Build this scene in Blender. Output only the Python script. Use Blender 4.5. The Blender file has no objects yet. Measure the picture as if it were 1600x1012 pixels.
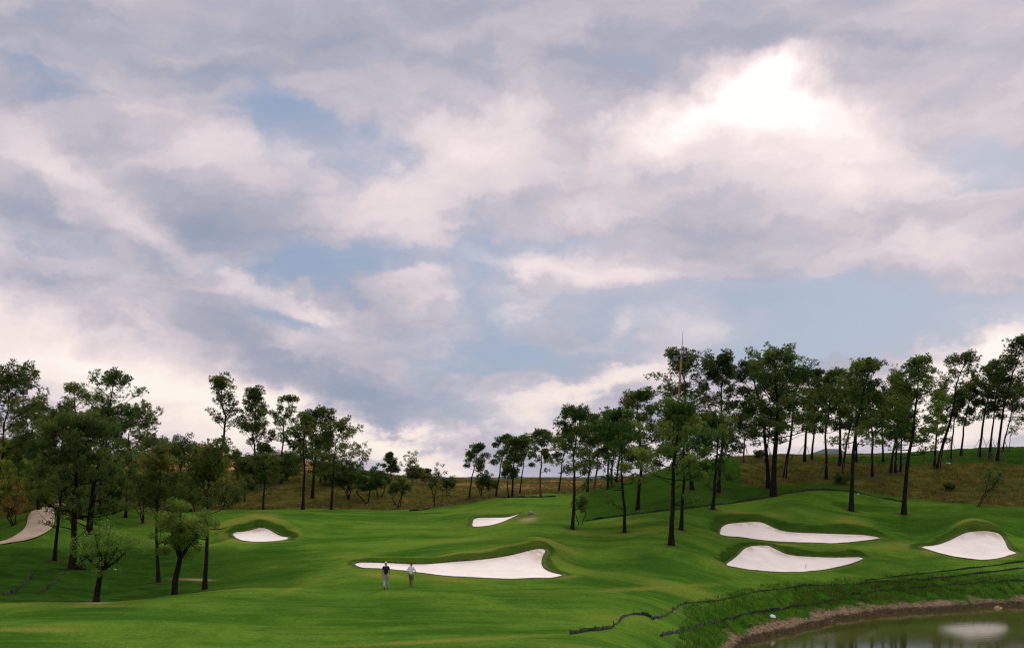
import bpy, bmesh, math, random
import numpy as np
from mathutils import Vector, geometry as mgeo

# ------------------------------------------------------------------ camera, world, sun, exposure
F = 1750.0        # focal length in pixels of a 1600 px wide picture
HY = 740.0        # eye level row
scene = bpy.context.scene
COL = scene.collection

cam_data = bpy.data.cameras.new('camera')
cam = bpy.data.objects.new('camera', cam_data)
COL.objects.link(cam)
cam.location = (0.0, 0.0, 0.0)
cam.rotation_euler = (math.radians(90), 0, 0)
cam_data.sensor_fit = 'HORIZONTAL'
cam_data.sensor_width = 36.0
cam_data.lens = 36.0 * F / 1600.0
cam_data.shift_y = (HY - 506.0) / 1600.0
cam_data.clip_start = 0.5
cam_data.clip_end = 20000.0
scene.camera = cam

SUN_AZ, SUN_EL = 22.0, 32.0
sun_data = bpy.data.lights.new('sun', 'SUN')
sun_data.energy = 1.5
sun_data.angle = math.radians(12)
sun_data.color = (1.0, 0.93, 0.84)
sun = bpy.data.objects.new('sun', sun_data)
COL.objects.link(sun)
_a, _e = math.radians(SUN_AZ), math.radians(SUN_EL)
_sd = Vector((math.sin(_a) * math.cos(_e), math.cos(_a) * math.cos(_e), math.sin(_e)))
sun.rotation_euler = _sd.to_track_quat('Z', 'Y').to_euler()
sun.location = (30, 60, 60)

scene.view_settings.view_transform = 'Standard'
scene.view_settings.look = 'None'
scene.view_settings.gamma = 1.0
scene.view_settings.use_curve_mapping = False
scene.view_settings.exposure = 0.25
scene.cycles.filter_width = 1.25


def lin(r, g, b):
    f = lambda c: (c / 255.0 / 12.92) if c / 255.0 <= 0.04045 else ((c / 255.0 + 0.055) / 1.055) ** 2.4
    return (f(r), f(g), f(b), 1.0)


class NT:
    """small node-tree writer"""
    def __init__(self, tree):
        self.t = tree
        tree.nodes.clear()

    def n(self, kind, **kw):
        nd = self.t.nodes.new(kind)
        for k, v in kw.items():
            setattr(nd, k, v)
        return nd

    def put(self, sock, v):
        if v is None:
            return
        if isinstance(v, bpy.types.NodeSocket):
            self.t.links.new(v, sock)
        else:
            sock.default_value = v

    def math(self, op, a, b=None, c=None, clamp=False):
        nd = self.n('ShaderNodeMath', operation=op, use_clamp=clamp)
        self.put(nd.inputs[0], a); self.put(nd.inputs[1], b); self.put(nd.inputs[2], c)
        return nd.outputs[0]

    def vmath(self, op, a, b=None, scale=None):
        nd = self.n('ShaderNodeVectorMath', operation=op)
        self.put(nd.inputs[0], a); self.put(nd.inputs[1], b)
        if scale is not None:
            self.put(nd.inputs['Scale'], scale)
        return nd.outputs['Value'] if op in ('DOT_PRODUCT', 'LENGTH', 'DISTANCE') else nd.outputs[0]

    def mix(self, fac, a, b, mode='MIX', clamp=True):
        nd = self.n('ShaderNodeMix', data_type='RGBA', blend_type=mode)
        nd.clamp_factor = clamp
        self.put(nd.inputs[0], fac); self.put(nd.inputs[6], a); self.put(nd.inputs[7], b)
        return nd.outputs[2]

    def noise(self, vec, scale, detail=4, rough=0.5, dist=0.0, out=0, lac=2.0):
        nd = self.n('ShaderNodeTexNoise')
        self.put(nd.inputs['Vector'], vec)
        nd.inputs['Scale'].default_value = scale
        nd.inputs['Detail'].default_value = detail
        nd.inputs['Roughness'].default_value = rough
        nd.inputs['Lacunarity'].default_value = lac
        nd.inputs['Distortion'].default_value = dist
        return nd.outputs[out]

    def ramp(self, fac, stops, interp='LINEAR'):
        nd = self.n('ShaderNodeValToRGB')
        cr = nd.color_ramp
        cr.interpolation = interp
        while len(cr.elements) < len(stops):
            cr.elements.new(0.5)
        for e, (p, c) in zip(cr.elements, stops):
            e.position = p
            e.color = c if len(c) == 4 else (*c, 1)
        self.put(nd.inputs[0], fac)
        return nd.outputs[0]

    def smooth(self, v, a, b):
        nd = self.n('ShaderNodeMapRange', interpolation_type='SMOOTHSTEP')
        self.put(nd.inputs['Value'], v)
        nd.inputs['From Min'].default_value = a
        nd.inputs['From Max'].default_value = b
        return nd.outputs[0]


# ---- sky: blue Nishita sky seen through gaps of a broken stratocumulus deck
world = bpy.data.worlds.new('World')
scene.world = world
world.use_nodes = True
W = NT(world.node_tree)
tc = W.n('ShaderNodeTexCoord').outputs['Generated']
sep = W.n('ShaderNodeSeparateXYZ'); W.put(sep.inputs[0], tc)
dx, dy, dz = sep.outputs
az = W.math('ARCTAN2', dx, dy)
el = W.math('ARCSINE', dz)
K = 17.5                              # one unit is 100 px of the picture near its middle
UV = W.n('ShaderNodeCombineXYZ')
W.put(UV.inputs[0], W.math('MULTIPLY', az, K))
W.put(UV.inputs[1], W.math('MULTIPLY', el, K))
uv = UV.outputs[0]
# cloud plane coordinates (perspective flattening towards the horizon)
zz = W.math('ADD', W.math('MAXIMUM', dz, 0.0), 0.30)
pl = W.n('ShaderNodeCombineXYZ')
W.put(pl.inputs[0], W.math('DIVIDE', dx, zz))
W.put(pl.inputs[1], W.math('DIVIDE', dy, zz))
W.put(pl.inputs[2], 0.37)
plane = pl.outputs[0]
# warp
wn = W.noise(plane, 3.2, 5, 0.55, 0.3, out=1)
wv = W.vmath('SUBTRACT', wn, (0.5, 0.5, 0.5))
wv = W.vmath('MULTIPLY', wv, (2.1, 1.3, 0.0))
wn2 = W.noise(uv, 1.7, 6, 0.6, 0.0, out=1)
wv2 = W.vmath('MULTIPLY', W.vmath('SUBTRACT', wn2, (0.5, 0.5, 0.5)), (0.95, 0.65, 0.0))
uvw = W.vmath('ADD', uv, W.vmath('ADD', wv, wv2))


def blob_field(start, blobs):
    acc = start
    pos = uvw
    for i, (px, py, su, sv, rot, amp) in enumerate(blobs):
        if i % 6 == 0:      # a negligible offset by the running sum keeps the nodes in order (bounded shader stack)
            pos = W.vmath('MULTIPLY_ADD', acc, (1e-6, 1e-6, 0.0))
            W.put(pos.node.inputs[2], uvw)
        a_ = math.atan((px - 800) / F)
        e_ = math.atan((HY - py) / F * math.cos(a_))
        mp = W.n('ShaderNodeMapping', vector_type='TEXTURE')
        W.put(mp.inputs['Vector'], pos)
        mp.inputs['Location'].default_value = (a_ * K, e_ * K, 0)
        mp.inputs['Rotation'].default_value = (0, 0, -math.radians(rot))
        mp.inputs['Scale'].default_value = (su / 100.0, sv / 100.0, 1)
        q = W.vmath('DOT_PRODUCT', mp.outputs[0], mp.outputs[0])
        g = W.math('POWER', 0.3679, q)
        acc = W.math('MULTIPLY_ADD', g, amp, acc)
    return acc


LIGHT = [
    # bright break in the cloud and the pale sheets around it
    (1215, 112, 62, 34, -8, .34), (1130, 162, 105, 32, -20, .30), (1245, 168, 90, 34, 10, .26), (1180, 140, 150, 60, -12, .18), (1010, 195, 90, 40, -30, .22), (1230, 205, 190, 60, 5, .22), (1120, 275, 330, 60, 4, .16),
    (1350, 260, 120, 40, 18, .10), (720, 250, 150, 95, 0, .16), (640, 300, 120, 50, 0, .07), (800, 160, 45, 40, 60, .10), (720, 345, 150, 35, 0, .08),
    (300, 240, 120, 60, 0, .10), (60, 215, 120, 40, 20, .09), (170, 300, 170, 25, 27, .09), (380, 430, 200, 20, 27, .12),
    (500, 485, 110, 14, 22, .07), (170, 120, 100, 30, 10, .06), (890, 40, 60, 25, -20, .07), (1560, 60, 100, 60, 0, .06),
    # cream light below the deck edge, lower left
    (-20, 480, 160, 60, 22, .17), (60, 560, 220, 70, 16, .21), (230, 610, 230, 45, 14, .23), (420, 640, 160, 34, 12, .24),
    (590, 690, 110, 22, 16, .36), (300, 680, 300, 40, 0, .17), (420, 505, 90, 26, 24, .12), (180, 425, 120, 30, 15, .07), (640, 715, 90, 18, 8, .2),
    # right
    (1600, 525, 130, 30, -22, .36), (1500, 575, 150, 26, -10, .28), (1560, 640, 220, 50, 0, .26), (1330, 660, 220, 40, 0, .22),
    (960, 600, 120, 26, -14, .30), (880, 622, 90, 20, -8, .16), (1060, 590, 60, 30, 0, .14), (870, 410, 110, 24, -4, .20), (960, 425, 70, 20, 0, .12), (960, 520, 50, 24, -30, .13),
    (1580, 395, 120, 34, 0, .11), (1280, 432, 45, 14, 0, .14), (780, 500, 70, 14, -14, .15), (700, 540, 120, 16, 0, .06), (830, 690, 240, 30, 0, .14),
    (640, 430, 60, 60, 0, .08), (1400, 400, 150, 20, 0, .06),
    # dark undersides
    (990, 105, 170, 45, -10, -.14), (1260, 55, 230, 28, 4, -.12), (1470, 150, 120, 70, 0, -.10), (870, 225, 50, 40, -30, -.10),
    (100, 75, 160, 40, 0, -.07), (460, 120, 170, 45, 20, -.07), (320, 320, 200, 45, 22, -.12), (70, 345, 150, 24, 8, -.15),
    (330, 480, 130, 30, 15, -.13), (500, 590, 150, 30, 20, -.15), (640, 640, 110, 30, 20, -.17), (1200, 350, 250, 24, 0, -.05),
    (1220, 465, 200, 26, 0, -.06), (560, 40, 120, 30, 20, -.06),
]
GAP = [
    (460, 210, 90, 52, 18, 1.15), (560, 240, 55, 30, 0, .5), (530, 412, 115, 34, -3, 1.15), (40, 95, 75, 18, 4, .55), (40, 368, 130, 22, 3, .55), (60, 145, 60, 14, 0, .3),
    (750, 440, 50, 60, 10, .8), (760, 480, 60, 40, 0, .5), (1530, 245, 75, 40, 10, 1.0), (1590, 290, 60, 24, 0, .3), (1130, 500, 240, 44, 0, 1.0), (1420, 480, 220, 40, 4, 1.0),
    (1250, 550, 200, 30, -6, 1.0), (840, 385, 160, 18, -12, .75), (440, 487, 75, 16, 10, .75), (720, 560, 150, 40, 10, .55),
    (690, 640, 150, 44, 10, .45), (830, 560, 110, 30, 0, .5), (960, 470, 160, 26, 0, .45), (330, 410, 80, 20, 20, .2), (770, 660, 120, 30, 0, .35), (1000, 90, 120, 30, -8, .35),
]
f1 = W.noise(plane, 2.3, 7, 0.48, 0.30)
f2 = W.noise(W.vmath('MULTIPLY', uvw, (0.55, 1.5, 1.0)), 0.95, 6, 0.52, 0.25)
fine = W.math('ADD', W.math('MULTIPLY', W.math('SUBTRACT', f1, 0.5), 0.58), W.math('MULTIPLY', W.math('SUBTRACT', f2, 0.5), 0.50))
L = blob_field(W.math('ADD', fine, 0.50), LIGHT)
G = blob_field(W.math('MULTIPLY_ADD', L, 1e-6, W.math('MULTIPLY', W.math('SUBTRACT', 0.47, f2), 1.3)), GAP)
cloud = W.ramp(L, [(0.0, lin(108, 124, 148)), (0.22, lin(137, 149, 170)), (0.42, lin(168, 168, 183)), (0.56, lin(196, 188, 197)), (0.66, lin(217, 205, 210)),
                   (0.80, lin(233, 219, 219)), (0.90, lin(244, 232, 230)), (1.0, lin(250, 246, 243))])
# warm low light towards the horizon
lowm = W.smooth(el, 0.20, 0.0)
warm = W.math('MULTIPLY', lowm, W.smooth(L, 0.55, 0.95))
cloud = W.mix(W.math('MULTIPLY', warm, 0.75), cloud, lin(239, 226, 213))
# overcast decks are brighter overhead than at the horizon
zen = W.math('MULTIPLY_ADD', W.smooth(dz, 0.40, 1.0), 1.05, 1.0)
cloud = W.mix(1.0, cloud, zen, 'MULTIPLY', clamp=False)
sky = W.n('ShaderNodeTexSky', sky_type='NISHITA')
sky.sun_disc = False
sky.sun_elevation = math.radians(SUN_EL)
sky.sun_rotation = math.radians(SUN_AZ)
sky.air_density = 1.0
sky.dust_density = 2.0
sky.ozone_density = 2.0
SKY_STRENGTH = 0.1
# thin veil of high cloud in the gaps keeps their blue pale
veil = W.mix(0.88, sky.outputs[0], tuple(c * 10 for c in lin(120, 142, 172)[:3]) + (1,))
cloud10 = W.vmath('SCALE', cloud, scale=0.91 / SKY_STRENGTH)
gapm = W.math('MULTIPLY', W.smooth(G, 0.0, 0.84), W.smooth(L, 0.88, 0.55))
gapm = W.math('MULTIPLY', gapm, W.math('MULTIPLY_ADD', W.smooth(f1, 0.66, 0.40), 0.45, 0.50))
skycol = W.mix(gapm, cloud10, veil)
ground_bounce = (0.25, 0.42, 0.14, 1)
skycol = W.mix(W.smooth(dz, -0.002, -0.03), skycol, ground_bounce)
bg = W.n('ShaderNodeBackground')
W.put(bg.inputs[0], skycol)
bg.inputs[1].default_value = SKY_STRENGTH
wo = W.n('ShaderNodeOutputWorld')
W.t.links.new(bg.outputs[0], wo.inputs[0])
world.cycles.sampling_method = 'MANUAL'
world.cycles.sample_map_resolution = 1024

# ------------------------------------------------------------------ helpers
def new_mat(name):
    m = bpy.data.materials.new(name)
    m.use_nodes = True
    return m, NT(m.node_tree)


def finish(N, shader, disp=None):
    o = N.n('ShaderNodeOutputMaterial')
    N.t.links.new(shader, o.inputs['Surface'])


def principled(N, color, rough=0.8, spec=0.3, normal=None, metallic=0.0):
    b = N.n('ShaderNodeBsdfPrincipled')
    N.put(b.inputs['Base Color'], color)
    N.put(b.inputs['Roughness'], rough)
    b.inputs['Specular IOR Level'].default_value = spec
    b.inputs['Metallic'].default_value = metallic
    if normal is not None:
        N.put(b.inputs['Normal'], normal)
    return b


def bump(N, h, dist, strength=1.0):
    b = N.n('ShaderNodeBump')
    b.inputs['Distance'].default_value = dist
    b.inputs['Strength'].default_value = strength
    N.put(b.inputs['Height'], h)
    return b.outputs[0]


def simple_mat(name, col, rough=0.8, var=0.25, scale=6.0, spec=0.3):
    """one colour with grain and a little wear"""
    m, N = new_mat(name)
    co = N.n('ShaderNodeTexCoord').outputs['Object']
    n1 = N.noise(co, scale, 5, 0.6)
    c = N.mix(N.smooth(n1, 0.3, 0.7), tuple(x * (1 - var) for x in col[:3]) + (1,), tuple(min(1, x * (1 + var)) for x in col[:3]) + (1,))
    b = principled(N, c, rough, spec, bump(N, n1, 0.02, 0.5))
    finish(N, b.outputs[0])
    return m


def mesh_np(name, verts, faces, mat=None, smooth=False, attrs=None, face_attrs=None, link=True, parent=None):
    """faces: list of (k,n) integer arrays, or one array"""
    if isinstance(faces, np.ndarray):
        faces = [faces]
    faces = [f for f in faces if len(f)]
    me = bpy.data.meshes.new(name)
    verts = np.asarray(verts, dtype=np.float32)
    me.vertices.add(len(verts))
    me.vertices.foreach_set('co', verts.ravel())
    nl = sum(f.size for f in faces)
    npoly = sum(len(f) for f in faces)
    me.loops.add(nl)
    me.loops.foreach_set('vertex_index', np.concatenate([f.ravel() for f in faces]).astype(np.int32))
    me.polygons.add(npoly)
    sizes = np.concatenate([np.full(len(f), f.shape[1]) for f in faces]).astype(np.int32)
    starts = np.concatenate([[0], np.cumsum(sizes)[:-1]]).astype(np.int32)
    me.polygons.foreach_set('loop_start', starts)
    me.polygons.foreach_set('loop_total', sizes)
    if smooth:
        me.polygons.foreach_set('use_smooth', np.ones(npoly, dtype=bool))
    me.update(calc_edges=True)
    for k, v in (attrs or {}).items():
        if v.ndim == 1:
            a = me.attributes.new(k, 'FLOAT', 'POINT'); a.data.foreach_set('value', v.astype(np.float32))
        else:
            a = me.attributes.new(k, 'FLOAT_COLOR', 'POINT'); a.data.foreach_set('color', v.astype(np.float32).ravel())
    for k, v in (face_attrs or {}).items():
        a = me.attributes.new(k, 'FLOAT', 'FACE'); a.data.foreach_set('value', v.astype(np.float32))
    if mat:
        me.materials.append(mat)
    o = bpy.data.objects.new(name, me)
    if link:
        COL.objects.link(o)
    if parent is not None:
        o.parent = parent
    return o


def tag(o, label=None, cat=None, group=None, kind=None):
    if label: o['label'] = label
    if cat: o['category'] = cat
    if group: o['group'] = group
    if kind: o['kind'] = kind
    return o


def empty(name, loc, label, cat, group=None):
    o = bpy.data.objects.new(name, None)
    o.empty_display_size = 0.3
    COL.objects.link(o)
    o.location = loc
    return tag(o, label, cat, group)


def vnoise(x, y, seed=0):
    xi = np.floor(x).astype(np.int64); yi = np.floor(y).astype(np.int64)
    fx = x - xi; fy = y - yi
    fx = fx * fx * (3 - 2 * fx); fy = fy * fy * (3 - 2 * fy)

    def h(a, b):
        n = (a * 374761393 + b * 668265263 + seed * 974711) & 0x7fffffff
        n = ((n ^ (n >> 13)) * 1274126177) & 0x7fffffff
        n = n ^ (n >> 16)
        return (n & 0xffff) / 65535.0
    return ((h(xi, yi) * (1 - fx) + h(xi + 1, yi) * fx) * (1 - fy) + (h(xi, yi + 1) * (1 - fx) + h(xi + 1, yi + 1) * fx) * fy) * 2 - 1


def sstep(v, a, b):
    t = np.clip((v - a) / (b - a), 0, 1)
    return t * t * (3 - 2 * t)


# ------------------------------------------------------------------ the lie of the land
# heights are given as sight lines: bearing (column px), distance d in metres, and the row py at which the ground there is seen
CP = []
def col_(px, *pairs):
    for d, py in pairs:
        CP.append((px, py, d))
for px in (-900, -300, 200, 700, 1200, 1800, 2500):
    col_(px, (22, 1085), (32, 1080))
for px in (-900, -300):
    col_(px, (45, 1030), (60, 965), (80, 900), (98, 850), (112, 810), (135, 745), (165, 690), (230, 690), (300, 720))
col_(0, (40, 1060), (52, 990), (60, 965), (70, 932), (80, 900), (90, 870), (98, 850), (110, 813), (130, 762), (160, 700), (220, 694), (300, 740))
col_(150, (40, 1062), (45, 1028), (52, 990), (59, 962), (66, 941), (72, 943), (78, 929), (85, 906), (92, 884), (100, 860), (115, 822), (130, 795), (150, 768), (180, 716), (230, 715), (300, 745))
col_(80, (62, 952), (70, 936), (78, 915), (98, 843), (106, 797))
col_(270, (40, 1064), (45, 1030), (55, 980), (62, 950), (68, 931), (74, 936), (80, 922), (86, 909), (100, 870), (115, 832), (130, 806), (140, 797), (152, 785), (175, 743), (193, 735), (210, 738), (219, 722), (224, 712), (240, 711), (260, 718), (310, 750))
col_(335, (175, 745), (193, 736), (210, 738), (218, 718), (224, 699), (238, 697), (260, 706), (310, 748))
col_(335, (70, 926), (75, 924), (82, 915), (92, 892), (110, 850))
col_(400, (40, 1066), (45, 1032), (55, 984), (65, 944), (72, 921), (80, 911), (90, 888), (100, 868), (107, 848), (113, 823.5), (114.2, 811.5), (115.4, 805.5), (119, 805), (126, 803), (137, 797), (147, 791), (165, 757), (185, 737), (205, 736), (218, 737), (225, 724), (230, 716), (242, 715), (262, 724), (310, 752))
col_(460, (185, 738), (205, 737), (218, 738), (225, 727), (230, 720), (242, 719), (262, 726), (310, 752))
col_(368, (205, 737), (218, 735), (226, 724), (240, 721))
col_(450, (108, 844), (111, 837), (112.5, 826), (114, 819), (124, 808))
col_(350, (108, 843), (111.5, 834), (113, 823), (114.5, 817), (124, 806))
col_(300, (112, 838), (118, 826))
col_(490, (108, 846), (114, 832))
col_(520, (40, 1068), (45, 1034), (55, 987), (65, 950), (74, 922), (80, 905), (86, 888), (93, 872), (105, 850), (120, 822), (138, 797), (150, 785), (170, 752), (190, 739), (210, 739), (228, 730), (240, 727), (262, 734), (310, 754))
col_(575, (79, 898), (84, 887), (87, 877), (90, 870))
col_(640, (40, 1068), (45, 1035), (55, 989), (65, 950), (72, 922), (77, 908), (82, 894), (86, 879.5), (87.4, 871), (89, 868), (100, 851), (115, 827), (130, 806), (143, 796), (155, 786), (185, 758), (210, 747), (240, 745), (310, 768))
col_(720, (40, 1066), (45, 1033), (55, 987), (65, 949), (75, 918), (80, 900.5), (86, 876), (87.6, 863), (89.5, 859), (105, 841), (120, 820), (135, 799), (143, 788), (150, 787), (170, 776), (200, 760), (230, 749), (260, 750), (310, 772))
col_(745, (112, 832), (116, 822), (121, 808.5), (124, 799))
col_(800, (40, 1064), (45, 1031), (55, 987), (65, 949), (74, 921), (79.5, 904), (88, 866), (89.6, 852), (92, 847), (105, 834), (115, 820), (122, 806), (127, 795), (135, 784), (146, 776), (160, 775), (200, 758), (230, 748), (260, 750), (310, 772))
col_(855, (45, 1032), (55, 987), (65, 950), (74, 922), (79.5, 903), (83, 889), (89.5, 856), (91, 846), (94, 842), (110, 822), (125, 799), (138, 783), (150, 772), (158, 773), (200, 758), (235, 748), (265, 750), (310, 772))
col_(885, (80, 903), (83, 894), (90, 873), (96, 856))
col_(950, (40, 1075), (45, 1045), (50, 1015), (55, 990), (65, 951), (75, 924), (85, 897), (95, 868), (105, 843), (110, 828), (115, 817), (120, 808), (128, 790), (137, 761), (150, 766), (180, 758), (220, 749), (250, 750), (310, 774))
col_(1050, (45, 1085), (52, 1045), (60, 1006), (66, 978), (72, 955), (80, 929), (88, 900), (95, 868), (99, 850), (108, 825), (116, 799), (125, 775), (135, 755), (146, 729), (160, 732), (200, 736), (250, 745), (310, 772))
col_(1150, (45, 1130), (60, 1062), (70, 1020), (73, 1005), (79, 966), (86, 932), (92, 912), (98, 886), (101, 876), (104, 862), (110, 846), (113, 836.5), (117, 815), (119.5, 800), (123, 794), (129, 785), (138, 750), (150, 723), (162, 715), (200, 714), (240, 722), (310, 760))
col_(1230, (45, 1160), (60, 1095), (75, 1022), (81, 976), (86, 949), (93, 919), (97, 904), (102, 892), (106.5, 866), (108.2, 852), (113, 846.5), (117, 829), (120, 807), (128, 775), (132, 769), (141, 755), (150, 730), (161, 715), (200, 713), (240, 722), (310, 760))
col_(1330, (45, 1175), (60, 1104), (75, 1034), (85, 983), (89.5, 955), (93.5, 933), (97, 912), (101, 894), (104, 880), (107, 869), (108.6, 856), (114, 847), (116.5, 833.5), (118.5, 818), (127, 797), (137, 767), (145, 750), (156, 726), (164, 716), (200, 713), (240, 722), (310, 760))
col_(1390, (106, 876), (112, 854), (117, 838), (121, 822))
col_(1420, (45, 1185), (60, 1106), (75, 1035), (88, 973), (93, 947), (98, 919), (101, 907), (104, 896), (109, 872), (114, 855), (120, 830), (126, 803), (133, 786), (142, 762), (151, 738), (162, 716), (200, 713), (240, 722), (310, 760))
col_(1520, (45, 1190), (60, 1108), (75, 1035), (90, 971), (95.3, 942), (100, 913), (103, 899), (105.5, 886), (109, 872), (115.5, 829), (117, 815), (120, 808), (129, 792), (138, 770), (148, 744), (160, 712), (170, 703), (200, 702), (240, 715), (310, 760))
col_(1445, (110, 861), (114, 851), (119, 838))
col_(1590, (109, 868), (112, 858), (118, 836))
col_(1620, (45, 1190), (60, 1108), (75, 1035), (90, 974), (98, 936), (102, 905), (105, 887), (107, 877), (111, 862), (119, 832), (128, 800), (139, 770), (149, 742), (161, 710), (172, 700), (200, 700), (240, 715), (310, 760))
for px in (1850, 2500):
    col_(px, (45, 1190), (60, 1108), (75, 1035), (92, 970), (101, 932), (109, 880), (121, 832), (136, 785), (155, 725), (175, 698), (230, 702), (310, 760))
CP = np.array(CP, dtype=float)
KU, KD = 1 / 100.0, 13.0


def _uv(px, d):
    return np.stack([np.asarray(px, float) * KU, KD * np.log(np.asarray(d, float))], -1)


def _phi(r2):
    return 0.5 * r2 * np.log(r2 + 1e-9)


_A = _uv(CP[:, 0], CP[:, 2])
_n = len(CP)
_r2 = ((_A[:, None] - _A[None]) ** 2).sum(-1)
_M = np.zeros((_n + 3, _n + 3))
_M[:_n, :_n] = _phi(_r2) + np.eye(_n) * 0.02
_P = np.concatenate([np.ones((_n, 1)), _A], 1)
_M[:_n, _n:] = _P; _M[_n:, :_n] = _P.T
_sol = np.linalg.solve(_M, np.concatenate([CP[:, 1], np.zeros(3)]))


def row_at(px, d):
    """row at which the bare ground is seen, for d up to 300"""
    q = _uv(px, d).reshape(-1, 2)
    out = np.empty(len(q))
    for i in range(0, len(q), 6000):
        s = q[i:i + 6000]
        r2 = ((s[:, None] - _A[None]) ** 2).sum(-1)
        out[i:i + 6000] = _phi(r2) @ _sol[:_n] + _sol[_n] + s @ _sol[_n + 1:]
    return out.reshape(np.shape(px))


WATER_Z = -11.42


def ground_z(px, d):
    px = np.asarray(px, float); d = np.asarray(d, float)
    dd = np.clip(d, 24, 290)
    pc = np.clip(px, -900, 2500)
    z = -(row_at(pc, dd) - HY) / F * dd
    # under the camera and far beyond the hills
    z = np.where(d < 24, -1.75 + (z + 1.75) * sstep(d, 0, 24), z)
    far = sstep(d, 285, 620)
    z = z * (1 - far) + far * (-26.0)
    x = (px - 800) / F * d
    near = 1 - sstep(d, 300, 600)
    n = 0.15 * vnoise(x / 13.0 + 3.7, d / 8.0, 7) * sstep(d, 40, 50) * (1 - sstep(d, 128, 140)) + 0.08 * vnoise(x / 6.0, d / 4.2, 1) + 0.03 * vnoise(x / 2.3, d / 2.1, 2)
    rough = sstep(d, 140, 152) * 0.16 * vnoise(x / 2.6, d / 2.6, 3) + sstep(d, 140, 152) * 0.10 * vnoise(x / 0.9, d / 0.9, 4)
    bankm = sstep(-z, 9.25, 9.9) * sstep(px, 960, 1080)
    rill = bankm * (0.10 * vnoise((x + d * 0.5) / 0.7, d / 2.2, 5) + 0.09 * vnoise(x / 0.5, d / 0.5, 6))
    z = z + near * (n + rough + rill)
    z = z - 0.38 * sstep(-z + 0.10 * vnoise(x / 1.3, d / 1.3, 8), 10.98, 11.12) * sstep(px, 900, 1000) * near     # low cut bank at the water line
    z = z - lower_at(x, d)
    z = z + 3.0 * sstep(d, 700, 3000) * vnoise(x / 260.0, d / 260.0, 9)
    return z


def lower_at(x, y):
    """depth of the hollows cut for the bunkers (filled with sand) and the path bed"""
    s = np.zeros(np.shape(x))
    for (poly, dep, bb) in HOLLOWS:
        m = (x > bb[0] - 1) & (x < bb[1] + 1) & (y > bb[2] - 1) & (y < bb[3] + 1)
        if not np.any(m):
            continue
        sd = signed_dist(poly, x[m], y[m])
        s[m] = np.maximum(s[m], dep * sstep(sd, -0.22, 0.22))
    return s


def signed_dist(poly, x, y):
    """positive inside"""
    p = np.asarray(poly); q = np.roll(p, -1, 0)
    best = np.full(len(x), 1e9); inside = np.zeros(len(x), bool)
    for (ax, ay), (bx, by) in zip(p, q):
        ex, ey = bx - ax, by - ay
        t = np.clip(((x - ax) * ex + (y - ay) * ey) / (ex * ex + ey * ey + 1e-12), 0, 1)
        best = np.minimum(best, (x - ax - t * ex) ** 2 + (y - ay - t * ey) ** 2)
        if abs(ey) > 1e-9:
            c = ((ay > y) != (by > y)) & (x < ex * (y - ay) / ey + ax)
            inside ^= c
    dd = np.sqrt(best)
    return np.where(inside, dd, -dd)


HOLLOWS = []


def sight(px, py, d0=44, d1=290):
    """first point of the land met by the line of sight through (px, py): returns distance"""
    ds = np.exp(np.linspace(math.log(d0), math.log(d1), 420))
    rows = HY - ground_z(np.full_like(ds, px), ds) * F / ds
    hit = np.where(rows <= py)[0]
    if len(hit) == 0:
        return None
    i = hit[0]
    if i == 0:
        return ds[0]
    a, b = rows[i - 1], rows[i]
    t = (a - py) / (a - b + 1e-9)
    return ds[i - 1] + (ds[i] - ds[i - 1]) * t


def world_pt(px, d, dz=0.0):
    z = float(ground_z(np.array([px]), np.array([d]))[0])
    return Vector(((px - 800) / F * d, d, z + dz))


def ground_xy(x, y):
    x = np.asarray(x, float); y = np.asarray(y, float)
    return ground_z(x / y * F + 800, y)


def catmull(pts, closed=True, sub=6):
    pts = [np.array(p, float) for p in pts]
    n = len(pts); out = []
    for i in range(n if closed else n - 1):
        g = (lambda k: pts[k % n]) if closed else (lambda k: pts[min(max(k, 0), n - 1)])
        p0, p1, p2, p3 = g(i - 1), g(i), g(i + 1), g(i + 2)
        for s in range(sub):
            t = s / sub
            out.append(0.5 * ((2 * p1) + (-p0 + p2) * t + (2 * p0 - 5 * p1 + 4 * p2 - p3) * t * t + (-p0 + 3 * p1 - 3 * p2 + p3) * t ** 3))
    if not closed:
        out.append(pts[-1])
    return out


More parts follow.
